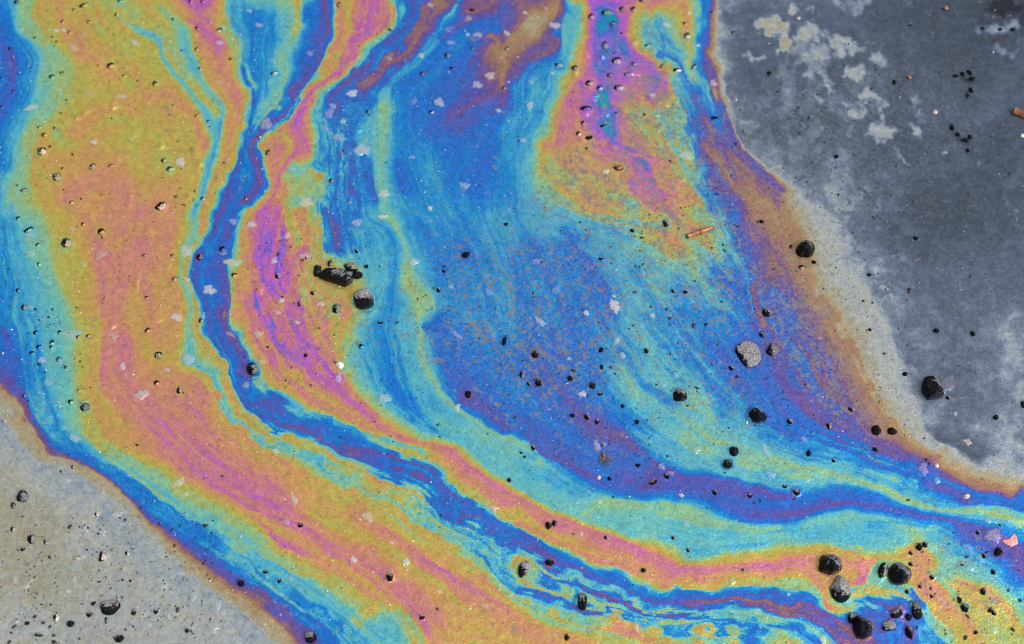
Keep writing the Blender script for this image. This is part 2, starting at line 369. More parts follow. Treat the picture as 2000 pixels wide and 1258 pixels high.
c(2.4, 1120,770, 1170,800, 1200,830)
c(2.65, 1100,870, 1160,890, 1200,930)
c(3.05, 812,470, 835,500, 850,560, 860,600)
c(3.1, 868,760, 900,795, 950,832, 1000,856, 1024,866, 1036,888, 1080,912, 1120,940, 1170,962, 1230,978, 1290,976, 1340,976, 1375,985, 1400,1005, 1430,1016, 1490,1024, 1550,1022, 1590,1008, 1640,998, 1700,1002, 1760,1018, 1830,1028, 1870,1042)
c(2.2, 1024,850, 1050,884, 1090,902, 1140,926, 1180,942, 1240,956, 1300,958, 1350,962)
c(2.05, 1300,915, 1360,930, 1440,940, 1500,960, 1560,968)
c(2.45, 1280,945, 1360,952, 1440,958, 1540,975, 1640,968, 1720,982)
c(2.05, 1330,964, 1380,968, 1420,985, 1450,1000, 1500,1006, 1560,1002, 1600,992, 1650,984, 1700,988, 1750,1002, 1800,1012, 1860,1022, 1880,1036, 1920,1052, 1960,1080, 1990,1110)
c(2.75, 1440,1018, 1500,1018, 1560,1014)
c(2.8, 1430,1018, 1500,1024)
c(2.6, 1740,985, 1800,1000, 1860,1014, 1920,1030, 1970,1050, 2000,1060)
c(2.75, 1250,890, 1300,905, 1370,918, 1450,935)
c(3.2, 1240,850, 1290,880, 1350,905, 1420,918, 1480,940, 1560,952, 1640,946, 1700,958, 1760,978, 1810,998, 1860,1006, 1920,1016, 2000,1035)
# --- column of thick film, top centre right
c(3.3, 1105,20, 1100,60, 1100,110, 1080,140, 1066,200, 1050,250, 1044,300)
c(2.6, 1090,30, 1088,70)
c(4.2, 1130,0, 1126,60, 1112,110, 1096,150, 1080,200, 1070,250, 1055,290, 1050,320, 1060,350)
c(4.9, 1138,0, 1136,70, 1124,110, 1106,140, 1098,170, 1086,200, 1084,240, 1072,275, 1062,300)
c(5.5, 1144,20, 1142,70, 1130,130, 1112,165)
c(5.5, 1092,200, 1090,240, 1084,275, 1070,295)
c(6.1, 1150,10, 1150,60, 1142,100, 1140,160, 1110,190, 1108,230, 1100,255, 1100,285)
c(6.0, 1145,0, 1190,4, 1230,0)
c(6.5, 1160,40, 1165,90, 1170,150, 1150,180, 1130,215, 1130,240)
c(6.95, 1175,25, 1190,30, 1200,40)
c(7.1, 1172,52, 1182,60)
c(6.6, 1200,60, 1205,90, 1215,130)
c(7.2, 1180,95, 1190,104)
c(7.25, 1166,125, 1172,140)
c(7.3, 1128,162, 1127,176)
c(7.3, 1150,178, 1165,195, 1178,215, 1192,235)
c(7.35, 1178,180, 1184,205, 1196,230)
c(6.9, 1126,210, 1140,225, 1160,240)
c(7.3, 1165,236, 1180,252, 1195,275)
c(6.9, 1200,280, 1220,285, 1245,310)
c(7.0, 1236,300, 1250,315)
c(6.4, 1195,180, 1210,220, 1210,240)
c(6.3, 1210,50, 1220,85, 1235,105, 1255,130)
c(5.9, 1222,30, 1218,55, 1226,88, 1248,105)
c(6.2, 1250,120, 1280,130, 1290,170, 1270,195)
c(5.0, 1240,10, 1226,50, 1230,80, 1250,98, 1275,106, 1300,122)
c(4.4, 1250,20, 1240,60, 1250,90)
c(4.1, 1270,20, 1300,60, 1330,90, 1350,110)
c(3.5, 1262,40, 1280,80, 1300,95)
c(4.7, 1290,15, 1300,40)
c(3.3, 1290,60, 1292,85, 1320,100)
c(5.4, 1340,10, 1348,30, 1338,52)
c(4.2, 1360,30, 1362,70, 1366,100)
c(4.5, 1352,85, 1345,120, 1355,150)
c(3.0, 1376,40, 1374,80, 1380,110)
c(2.3, 1378,10, 1378,40, 1372,70, 1378,100, 1386,126)
c(2.9, 1290,100, 1310,112, 1330,130, 1340,165)
c(3.4, 1360,140, 1385,150, 1392,180)
c(5.0, 1275,106, 1300,122, 1320,140)
c(3.6, 1310,140, 1310,170, 1325,200)
c(2.9, 1340,160, 1350,200, 1370,230)
c(2.1, 1345,180, 1360,215, 1380,250, 1400,290)
c(1.3, 1374,225, 1385,250, 1396,280)
c(3.2, 1390,200, 1400,230, 1410,250)
c(5.0, 1260,185, 1280,200, 1290,210)
c(4.5, 1250,200, 1280,215, 1300,250, 1320,290)
c(4.2, 1310,220, 1330,260, 1350,300, 1352,330)
c(5.8, 1210,250, 1230,270, 1260,280)
c(5.7, 1220,300, 1260,295, 1280,310, 1290,330)
c(4.9, 1262,250, 1285,300, 1298,330)
c(5.9, 1235,350, 1245,365, 1260,385)
c(6.0, 1296,340, 1305,360, 1325,380, 1335,395)
c(4.75, 1085,300, 1100,320, 1130,330)
c(5.5, 1100,290, 1140,275, 1180,300, 1210,320)
c(4.5, 1140,330, 1190,340, 1240,360, 1262,400)
c(4.9, 1300,340, 1350,370, 1370,400)
c(4.5, 1060,325, 1100,350, 1150,380, 1200,400, 1250,410)
c(3.8, 1040,340, 1050,380, 1100,410, 1160,430, 1220,450)
c(3.3, 1030,350, 1030,400, 1060,440, 1120,460, 1200,480, 1250,530)
c(4.6, 1340,410, 1370,430)
c(4.4, 1200,200, 1235,225, 1260,260, 1290,300)
c(4.5, 1250,430, 1300,430, 1350,460, 1380,490)
c(5.2, 1310,425, 1325,455, 1335,480)
c(4.0, 1380,400, 1400,430, 1420,470)
c(3.3, 1370,360, 1400,400, 1430,460, 1450,510)
c(3.9, 1250,480, 1300,510, 1340,530, 1400,570)
c(3.2, 1250,550, 1280,600, 1310,650)
c(3.5, 1370,540, 1390,590, 1430,600)
c(2.8, 1300,600, 1330,650, 1380,700, 1420,730)
c(2.6, 1390,540, 1430,580, 1450,620)
c(2.8, 1340,690, 1380,750, 1420,790)
c(3.4, 1220,620, 1250,660, 1280,700, 1320,740)
c(3.9, 1270,690, 1310,740, 1370,770, 1390,810)
c(3.0, 1200,680, 1240,730, 1300,790)
c(3.8, 1210,720, 1240,760, 1280,800, 1330,830)
c(4.0, 1320,820, 1370,860, 1430,890, 1480,896)
c(3.3, 1380,790, 1430,820, 1480,840)
# --- long purple / brown right flank
c(2.7, 1400,330, 1430,390, 1450,450, 1470,520, 1480,600)
c(2.7, 1410,260, 1418,300)
c(2.1, 1412,300, 1440,350)
c(2.1, 1370,290, 1400,350, 1440,410, 1470,480, 1490,550, 1510,610, 1550,680)
c(1.3, 1380,280, 1410,330, 1440,370, 1470,410, 1500,440, 1510,480, 1530,530)
c(2.0, 1404,270, 1430,310, 1460,350, 1490,370, 1516,400)
c(1.15, 1440,330, 1470,360, 1500,390, 1530,430)
c(1.7, 1500,460, 1530,520, 1560,580, 1600,640, 1640,720, 1670,780)
c(2.1, 1500,560, 1530,600, 1570,680, 1600,740)
c(1.4, 1545,520, 1565,570, 1600,620, 1630,680, 1670,750, 1700,800)
c(1.2, 1520,400, 1546,440, 1560,490, 1572,530, 1600,590, 1640,640, 1670,700, 1700,760, 1730,810, 1760,840)
c(0.78, 1530,380, 1560,420, 1580,470, 1600,550, 1640,610, 1670,660, 1700,740, 1730,790, 1756,826)
c(0.55, 1500,326, 1540,356, 1580,400, 1600,450, 1620,520, 1660,590, 1690,640, 1720,700, 1740,760, 1760,800, 1790,850, 1840,880, 1900,912, 1950,926, 2000,940)
c(0.5, 1600,395, 1630,450, 1660,520, 1700,590, 1730,650, 1750,700, 1775,770, 1810,830)
c(0.1, 1550,340, 1610,390, 1640,430, 1670,480, 1700,540, 1720,590, 1745,650, 1772,710, 1790,750, 1810,790)
c(2.0, 1386,150, 1398,175, 1412,205, 1424,235, 1444,275, 1468,305, 1500,335, 1530,370)
c(2.6, 1384,118, 1394,160, 1408,210)
c(1.0, 1388,60, 1386,100, 1394,130)
c(1.3, 1384,20, 1382,60, 1390,100)
c(0.55, 1402,150, 1410,190, 1420,215, 1434,245, 1452,275, 1476,304, 1500,322)
c(0.0, 1412,150, 1422,190, 1434,222, 1450,256, 1474,290, 1506,312, 1550,330)
c(0.3, 1400,0, 1400,60, 1404,110)
c(2.35, 1490,700, 1520,760, 1580,820, 1640,850)
c(2.0, 1600,740, 1640,800, 1680,842, 1740,875, 1762,888)
c(2.6, 1460,700, 1490,790)
c(1.3, 1700,830, 1740,850, 1770,870, 1800,896, 1830,900)
c(1.0, 1750,830, 1800,868, 1808,880)
c(2.4, 1650,860, 1720,895, 1780,918, 1830,930, 1870,945, 1920,958, 1980,972, 2000,966)
c(2.75, 1560,850, 1640,880, 1720,918, 1800,940, 1880,962, 1960,978, 2000,985)
c(2.3, 1780,902, 1810,912, 1840,918)
c(1.4, 1836,900, 1862,925, 1900,945, 1950,960, 1980,966, 2000,957)
c(1.1, 1850,910, 1880,928, 1920,938, 1960,950, 1985,960, 2000,955)
c(1.6, 1800,896, 1815,900, 1836,892)
c(3.2, 1500,850, 1560,875, 1620,905, 1700,935, 1760,955, 1800,975, 1850,985, 1900,978, 1960,984)
c(4.15, 1440,900, 1500,906, 1560,918, 1620,930, 1690,942, 1750,962, 1800,985, 1840,996, 1880,988, 1910,980)
c(3.9, 1910,982, 1950,990, 2000,1000)
c(4.1, 1920,1000, 1970,1015, 2000,1025)
c(3.9, 1500,886, 1540,896)
# --- slate area
c(-0.2, 1420,20, 1440,100, 1460,180)
c(-0.15, 1500,240, 1540,290, 1600,340)
c(-0.5, 1700,60, 1760,120, 1850,160)
c(-0.5, 1720,320, 1760,400, 1740,480)
c(0.02, 1740,500, 1770,620, 1800,700)
c(-0.6, 1850,440, 1900,350, 1950,420)
c(-0.2, 1880,640, 1900,740, 1940,800)
c(0.2, 1960,760, 1990,660, 1990,840)
c(-0.5, 1830,860, 1870,890, 1920,900)
c(0.35, 1920,840, 1960,860, 2000,870)
c(-0.3, 1840,740, 1860,800)
c(-0.7, 1900,0, 1960,20)
c(-0.5, 1850,240, 1900,200, 2000,120)
c(-0.15, 1560,160, 1540,120)
# --- bottom right
c(5.1, 1656,1152, 1688,1140, 1706,1128, 1712,1114)
c(4.8, 1680,1170, 1702,1160, 1726,1148)
c(4.7, 1768,1148, 1786,1168, 1804,1186)
c(5.2, 1640,1100, 1660,1120, 1690,1100)
c(5.0, 1792,1122, 1806,1150, 1822,1172)
c(4.6, 1590,1082, 1610,1072, 1660,1090, 1700,1096)
c(5.05, 1630,1080, 1660,1086, 1672,1098)
c(4.4, 1670,1064, 1690,1090, 1720,1088, 1756,1082)
c(5.35, 1590,1105, 1600,1140, 1618,1180, 1630,1192)
c(5.1, 1650,1110, 1700,1108, 1720,1106)
c(5.3, 1680,1130, 1710,1122)
c(4.5, 1650,1140, 1668,1130, 1676,1142)
c(3.5, 1660,1162, 1690,1150, 1712,1138, 1718,1120, 1724,1112)
c(4.7, 1665,1172, 1700,1156, 1730,1162, 1750,1168)
c(4.6, 1590,1156, 1612,1182, 1640,1196, 1665,1188)
c(3.2, 1600,1190, 1640,1202, 1665,1200)
c(2.2, 1690,1160, 1715,1180, 1760,1172)
c(4.3, 1650,1170, 1690,1190, 1710,1198)
c(2.6, 1672,1170, 1700,1200, 1726,1212)
c(2.2, 1740,1170, 1780,1166, 1796,1190, 1802,1212)
c(2.1, 1780,1140, 1794,1160, 1812,1176)
c(4.7, 1770,1120, 1790,1130, 1800,1150)
c(4.7, 1800,1160, 1816,1180, 1830,1200)
c(2.1, 1750,1200, 1770,1230, 1765,1256)
c(2.9, 1700,1200, 1740,1215, 1745,1250)
c(2.8, 1800,1216, 1820,1240, 1836,1256)
c(2.3, 1650,1210, 1700,1240)
c(4.2, 1812,1190, 1830,1220, 1860,1256)
c(5.1, 1775,1080, 1790,1060, 1795,1062)
c(5.1, 1780,1080, 1810,1080)
c(5.0, 1785,1092, 1820,1100)
c(4.5, 1760,1075, 1780,1055, 1800,1050)
c(3.8, 1830,1060, 1850,1090, 1840,1120)
c(4.7, 1800,1110, 1830,1140, 1850,1170)
c(3.8, 1820,1120, 1845,1145, 1860,1160)
c(4.2, 1858,1120, 1900,1130, 1950,1145, 1985,1165)
c(5.0, 1866,1134, 1900,1142, 1940,1160, 1980,1200)
c(4.6, 1900,1160, 1960,1190, 1990,1230)
c(4.7, 1830,1170, 1880,1200, 1900,1250)
c(5.1, 1840,1190, 1870,1210, 1890,1215)
c(4.5, 1920,1220, 1960,1250)
c(3.5, 1900,1100, 1950,1130, 2000,1165)
c(3.0, 1950,1090, 1964,1110, 1990,1130)

def _spline(p, n=6):
    q = np.vstack([2*p[0]-p[1], p, 2*p[-1]-p[-2]])
    out = []
    for i in range(1, len(q)-2):
        t = np.linspace(0, 1, n, endpoint=False)[:, None]
        a, b, d, e = q[i-1], q[i], q[i+1], q[i+2]
        out.append(0.5*((2*b)+(d-a)*t+(2*a-5*b+4*d-e)*t*t+(3*b-a-3*d+e)*t**3))
    out.append(p[-1:])
    return np.vstack(out)

def _dense(p):
    s = _spline(p)
    d = np.hypot(*np.diff(s, axis=0).T); L = np.r_[0, np.cumsum(d)]
    n = max(2, int(L[-1]/1.5))
    u = np.linspace(0, L[-1], n)
    return np.c_[np.interp(u, L, s[:, 0]), np.interp(u, L, s[:, 1])]

def _diffuse(val, wt, iters=70):
    """spread known values over the grid: coarse to fine relaxation"""
    H, W = wt.shape[:2]
    if min(H, W) > 10:
        H2, W2 = (H+1)//2, (W+1)//2
        v = np.zeros((H2*2, W2*2)); w = np.zeros((H2*2, W2*2))
        v[:H, :W] = val*wt; w[:H, :W] = wt
        ws = w.reshape(H2, 2, W2, 2).sum((1, 3)); vs = v.reshape(H2, 2, W2, 2).sum((1, 3))
        cv = np.where(ws > 0, vs/np.maximum(ws, 1e-9), 0)
        cs = _diffuse(cv, np.minimum(ws, 1.0), iters)
        u = _resize(cs, H2*2, W2*2)[:H, :W]
    else:
        u = np.full((H, W), (val*wt).sum()/max(wt.sum(), 1e-9))
        iters = 200
    m = wt > 0
    u = np.where(m, val, u)
    for k in range(iters if H < 300 else 24):
        p = np.pad(u, 1, mode='edge')
        a = 0.25*(p[:-2, 1:-1]+p[2:, 1:-1]+p[1:-1, :-2]+p[1:-1, 2:])
        u = np.where(m, val, a)
    return u

def _resize(a, H, W):
    h, w = a.shape
    y = np.clip((np.arange(H)+.5)*h/H-.5, 0, h-1); x = np.clip((np.arange(W)+.5)*w/W-.5, 0, w-1)
    y0 = np.minimum(y.astype(int), h-2) if h > 1 else np.zeros(H, int); x0 = np.minimum(x.astype(int), w-2) if w > 1 else np.zeros(W, int)
    fy = (y-y0)[:, None]; fx = (x-x0)[None]
    r0 = a[y0]; r1 = a[np.minimum(y0+1, h-1)]
    r = r0*(1-fy)+r1*fy
    return r[:, x0]*(1-fx)+r[:, np.minimum(x0+1, w-1)]*fx

def _samp(a, x, y):
    """bilinear sample of a grid array at grid coordinates"""
    H, W = a.shape
    x = np.clip(x, 0, W-1.001); y = np.clip(y, 0, H-1.001)
    x0 = x.astype(np.int32); y0 = y.astype(np.int32); fx = x-x0; fy = y-y0
    f = a.ravel(); i = y0*W+x0
    return (f[i]*(1-fx)+f[i+1]*fx)*(1-fy)+(f[i+W]*(1-fx)+f[i+W+1]*fx)*fy

def _noise(cell, seed, H=GH, W=GW):
    """smooth value noise, cell in grid cells, about -1..1"""
    r = np.random.RandomState(seed)
    h, w = int(H/cell)+5, int(W/cell)+5
    g = r.uniform(-1, 1, (h, w))
    y = np.arange(H)/cell+1; x = np.arange(W)/cell+1
    def wts(t):
        f = t-np.floor(t); i = np.floor(t).astype(int)
        return i, [((1-f)**3)/6, (3*f**3-6*f**2+4)/6, (-3*f**3+3*f**2+3*f+1)/6, f**3/6]
    iy, wy = wts(y); ix, wx = wts(x)
    r0 = sum(g[iy-1+k]*wy[k][:, None] for k in range(4))
    return sum(r0[:, ix-1+k]*wx[k][None] for k in range(4))*1.9

def _blur(a, n=1):
    for _ in range(n):
        p = np.pad(a, 1, mode='edge')
        a = (p[:-2, 1:-1]+p[2:, 1:-1]+p[1:-1, :-2]+p[1:-1, 2:]+4*a)/8
    return a

def _blobs(lst, base=0.0):
    """soft patches x, y, rx, ry, angle in degrees, strength"""
    yy, xx = np.mgrid[0:GH, 0:GW]; X = xx*GS+GX0; Y = yy*GS+GY0
    out = np.full((GH, GW), base)
    for x, y, rx, ry, an, s in lst:
        ca, sa = math.cos(math.radians(an)), math.sin(math.radians(an))
        u = ((X-x)*ca+(Y-y)*sa)/rx; v = (-(X-x)*sa+(Y-y)*ca)/ry
        g = np.exp(-(u*u+v*v)**1.5)
        out = out*(1-g)+s*g
    return out

def build_field():
    val = np.zeros((GH, GW)); wt = np.zeros((GH, GW))
    c2 = np.zeros((GH, GW)); s2 = np.zeros((GH, GW)); tw = np.zeros((GH, GW))
    for v, p in C:
        d = _dense(p)
        t = np.gradient(d, axis=0); th = np.arctan2(t[:, 1], t[:, 0])
        L = np.hypot(*(p[-1]-p[0]))
        # run the lines that leave the picture on past its edge
        ext = []
        for e, dr in ((d[0], d[0]-d[min(8, len(d)-1)]), (d[-1], d[-1]-d[max(-9, -len(d))])):
            if e[0] < 14 or e[0] > 1986 or e[1] < 14 or e[1] > 1244:
                dr = dr/(np.hypot(*dr)+1e-9)
                # turn it to cross the edge
                if e[0] < 14: dr[0] = -abs(dr[0])-.3
                if e[0] > 1986: dr[0] = abs(dr[0])+.3
                if e[1] < 14: dr[1] = -abs(dr[1])-.3
                if e[1] > 1244: dr[1] = abs(dr[1])+.3
                dr = dr/np.hypot(*dr)
                ext.append(e+dr*np.arange(1, 100)[:, None]*1.6)
        al = [d]+ext
        for k, q in enumerate(al):
            tt = th if k == 0 else np.full(len(q), math.atan2(*(q[-1]-q[0])[::-1]))
            ix = np.round((q[:, 0]-GX0)/GS).astype(int); iy = np.round((q[:, 1]-GY0)/GS).astype(int)
            ok = (ix >= 0) & (ix < GW) & (iy >= 0) & (iy < GH)
            ix, iy, tt = ix[ok], iy[ok], tt[ok]
            np.add.at(val, (iy, ix), v); np.add.at(wt, (iy, ix), 1.0)
            if L > 40 or True:
                wl = min(1, L/120)
                np.add.at(c2, (iy, ix), wl*np.cos(2*tt)); np.add.at(s2, (iy, ix), wl*np.sin(2*tt)); np.add.at(tw, (iy, ix), wl)
    v = np.where(wt > 0, val/np.maximum(wt, 1e-9), 0)
    phi = _diffuse(v, (wt > 0).astype(float))
    tm = (tw > 0).astype(float)
    cc = _diffuse(np.where(tw > 0, c2/np.maximum(tw, 1e-9), 0), tm); ss = _diffuse(np.where(tw > 0, s2/np.maximum(tw, 1e-9), 0), tm)
    cc = _blur(cc, 40); ss = _blur(ss, 40)
    ang = 0.5*np.arctan2(ss, cc)
    dx, dy = np.cos(ang), np.sin(ang)
    phi = _blur(phi, 2)
    # --- noise drawn out along the flow
    yy, xx = np.mgrid[0:GH, 0:GW].astype(float)
    def lic(n, steps, h=1.0):
        acc = n.copy(); 
        for sgn in (1, -1):
            x, y = xx.copy(), yy.copy(); px, py = sgn*dx, sgn*dy
            for k in range(steps):
                x += px*h; y += py*h
                i = np.clip(y, 0, GH-1).astype(np.int32)*GW+np.clip(x, 0, GW-1).astype(np.int32)
                nx, ny = dx.ravel()[i], dy.ravel()[i]
                s = np.where(nx*px+ny*py < 0, -1.0, 1.0)
                px, py = nx*s, ny*s
                acc += n.ravel()[i]
        acc -= acc.mean(); return acc/acc.std()
    r = np.random.RandomState(11)
    fine = lic(r.normal(size=(GH, GW)), 34)
    mid = lic(_noise(3.0, 21), 34, 1.6)
    wide = lic(_noise(9.0, 22), 30, 2.4)
    fine2 = lic(r.normal(size=(GH, GW)), 26); fine3 = lic(r.normal(size=(GH, GW)), 26)
    wide2 = lic(_noise(9.0, 23), 30, 2.4); mid2 = lic(_noise(3.0, 24), 34, 1.6)
    streak = _blobs(STREAK, 0.35)
    calm = _blobs(CALM, 1.0)
    # sideways shifts of the bands (perpendicular to the flow) plus loose eddies
    shx = wide*2.4+mid*1.7*streak+fine2*.7*streak; shy = wide2*2.4+mid2*1.7*streak+fine3*.7*streak
    ed = 2.6
    n1 = _noise(14, 31)+.3*_noise(6.5, 32); n2 = _noise(14, 33)+.3*_noise(6.5, 34)
    gy1, gx1 = np.gradient(_noise(18, 41)+.35*_noise(8, 42)+.06*_noise(4, 43)); cx, cy = gy1*24, -gx1*24
    X = xx+(shx+cx*1.0*(0.4+streak)+n1*ed*.5)*calm; Y = yy+(shy+cy*1.0*(0.4+streak)+n2*ed*.5)*calm
    # the film parts round the larger stones and leaves a thin rim on them
    rim = np.zeros((GH, GW))
    for x, y, w, h, *_ in PEB:
        if max(w, h) < 15: continue
        R = (w+h)/4/GS; gx, gy = (x-GX0)/GS, (y-GY0)/GS; k = int(R*4+4)
        sl = (slice(max(0, int(gy)-k), int(gy)+k+1), slice(max(0, int(gx)-k), int(gx)+k+1))
        ux, uy = xx[sl]-gx, yy[sl]-gy; rr = np.hypot(ux, uy); q = .55*np.exp(-(rr/(1.7*R))**2)
        X[sl] -= ux*q; Y[sl] -= uy*q
        rim[sl] += np.exp(-((rr-R*1.12-.6)/1.1)**2)
    ph = _samp(phi, X, Y)
    # thickness differences between neighbouring strands, strongest where the film shears
    thick = np.clip((ph-1.0)/1.5, 0.12, 1)
    ph = ph+thick*calm*(0.34*streak*_samp(mid, X, Y)+0.19*_samp(fine, X, Y)*(0.2+streak*1.7)+0.07*_samp(wide, X, Y))
    # patchiness of the film itself
    ph = ph+thick*0.16*(_noise(22, 51)+.6*_noise(9, 52))*_blobs(PATCHY, 0.35)
    # broken, lacy film where the asphalt stands up through it
    lace = np.clip(_blobs(VEIL, 0.04), 0, 1)*thick
    ph = ph+lace*(.20*_noise(6, 53)+.17*_noise(2.6, 54)+.10*_noise(1.5, 55))
    ph = ph+_blobs([(940,450,190,280,0,.3), (1110,600,190,180,0,.3), (1360,660,90,160,-30,.18)], 0)*np.clip((3.5-ph)*2, 0, 1)-_blobs([(230,560,150,330,0,.2), (260,180,180,190,0,.1), (560,960,330,90,33,.18)], 0)*(ph > 4.6)
    ph = ph-.38*np.clip(rim, 0, 1)*thick
    # patches of thin film floating on the slate-coloured water, with torn edges; the darkest are holes and cracks painted dark
    wx, wy = _noise(5, 61)*2.8+_noise(2, 62)*2.0, _noise(5, 63)*2.8+_noise(2, 64)*2.0
    PX = (xx+wx)*GS+GX0; PY = (yy+wy)*GS+GY0
    slate = 1/(1+np.exp((ph-0.32)*18))
    m = _blobs([(1600,180,170,150,40,1), (1700,400,140,90,60,.8), (1960,60,80,60,0,.9), (1560,300,120,60,40,.9), (1480,60,50,60,0,.5), (1900,240,60,90,0,.4)])
    nn = _noise(16, 71)+.7*_noise(7, 72)+.5*_noise(3, 73)
    ph = ph+slate*m*(np.clip((nn-.05)*2.4, 0, 1)*.42-.16)+slate*(.11*_noise(34, 74)+.08*_noise(13, 78)+.05*_noise(4, 79))
    for v, p in PATCH:
        q = np.array(p, float).reshape(-1, 2); ins = np.zeros(PX.shape, bool)
        bx = (PX > q[:, 0].min()-2) & (PX < q[:, 0].max()+2) & (PY > q[:, 1].min()-2) & (PY < q[:, 1].max()+2)
        ax, ay = PX[bx], PY[bx]; r_ = np.zeros(ax.shape, bool)
        for k in range(len(q)):
            (x1, y1), (x2, y2) = q[k], q[k-1]
            if y1 == y2: continue
            r_ ^= ((y1 > ay) != (y2 > ay)) & (ax < (x2-x1)*(ay-y1)/(y2-y1)+x1)
        ins[bx] = r_
        f = _blur(ins.astype(float), 3)*(np.clip(.85+.35*_noise(6, 75)+.25*_noise(2.2, 77), 0, .8) if v > 0 else 1)
        ph = ph*(1-f)+(v+.10*_noise(9, 76))*f
    return ph, mid, fine, (dx, dy), streak

STREAK = [(560,570,110,210,0,1.1), (300,1000,340,70,33,.55), (700,940,360,50,30,1.1), (900,1000,200,50,35,1.3), (1250,1190,330,50,12,1.5), (1600,1200,240,60,10,1.1),
 (580,840,200,36,28,1.2), (450,640,26,190,5,.8), (560,200,180,40,-50,.8), (520,520,50,160,0,.8), (700,120,160,60,-50,1.0), (650,340,60,150,0,1.0),
 (350,1090,260,30,38,1.0), (520,1150,160,50,38,1.0), (40,800,90,40,45,1.2), (130,900,120,14,30,1.0), (1500,500,330,80,60,1.0), (1640,740,220,80,58,1.0),
 (1250,300,150,120,60,.9), (1320,450,200,90,50,.7), (1780,920,200,24,25,.7), (1780,1190,180,60,20,.7), (1350,700,200,110,50,.5), (1000,90,60,140,30,.9), (230,300,180,250,0,.18),
 (1750,1040,250,40,15,.25), (1100,970,360,45,25,.15), (900,480,160,300,0,.15), (150,560,130,250,0,.2), (280,700,90,200,-10,.2),(650,1080,300,60,35,.4)]
CALM = [(1750,300,240,300,0,.6), (160,1130,200,120,0,.6)]
PATCHY = [(240,230,200,250,0,1.4), (290,560,120,160,0,1.2), (1200,400,250,200,40,1.5), (1330,60,80,80,0,2.2), (1650,200,250,200,0,1.0), (900,300,150,300,0,.9), (1180,180,80,160,0,1.2),(1900,1200,140,80,0,1.5), (1100,950,300,60,25,.3)]

PATCH = [(.98,(1480,36,1500,30,1522,34,1545,42,1548,72,1538,104,1520,98,1526,76,1512,70,1500,74,1492,56)),
 (.7,(1548,82,1560,60,1582,40,1602,54,1622,78,1610,84,1580,80,1560,86)), (.67,(1622,74,1640,68,1664,82,1690,96,1672,106,1654,100,1644,116,1622,118,1628,96)),
 (.48,(1544,86,1600,84,1622,90,1624,120,1608,140,1636,164,1610,166,1590,146,1566,156,1574,130,1558,108,1540,104)),
 (.7,(1648,132,1692,124,1690,146,1674,160,1650,152)), (.67,(1678,182,1700,170,1706,186,1730,190,1736,210,1716,224,1700,214,1686,208)),
 (.62,(1650,204,1680,206,1692,224,1680,240,1664,230)), (.69,(1688,256,1722,230,1742,242,1760,254,1742,260,1736,274,1718,284,1702,270)),
 (.68,(1788,222,1800,217,1812,240,1792,238)), (.66,(1772,238,1790,246,1804,270,1786,266)), (.68,(1535,4,1562,16,1556,28,1540,20)),
 (.68,(1572,3,1590,10,1588,20,1570,14)), (.5,(1698,96,1738,112,1730,124,1708,126,1694,112)), (.66,(1690,68,1712,82,1700,86)),
 (.36,(1768,192,1784,178,1806,204,1790,210)), (.5,(1738,288,1758,298,1774,318,1750,310)), (.68,(1462,42,1484,34,1492,50,1478,52)),
 (.66,(1448,102,1470,110,1492,106,1486,120,1466,124)), (.55,(1585,180,1612,190,1620,206,1600,204)), (.72,(1612,170,1626,172,1622,190)),
 (.4,(1610,0,1700,0,1690,20,1672,34,1650,24,1625,16)), (.45,(1900,48,1940,54,1996,40,1998,56,1950,66,1910,62)), (.4,(1930,90,1950,84,1964,100,1996,94,1990,106,1950,110)),
 (-1.3,(1935,0,1978,0,1990,18,1984,36,1966,34,1956,40,1940,28,1932,12)), (-1.2,(1990,8,2010,0,2010,60,1992,50)), (-.8,(1916,50,1930,54,1926,62,1914,60)),
 (-1.2,(1866,144,1876,142,1884,150,1892,140,1898,150,1908,152,1900,160,1888,156,1886,164,1878,156,1868,152)), (-1.1,(1892,166,1898,176,1906,182,1896,186,1890,194,1888,180)),
 (-1.1,(1855,246,1864,250,1866,262,1876,268,1886,266,1898,272,1892,282,1880,280,1868,274,1858,262)), (-1.0,(1882,286,1892,290,1890,302,1884,298)), (-1.0,(1740,156,1750,158,1748,170,1742,166))]
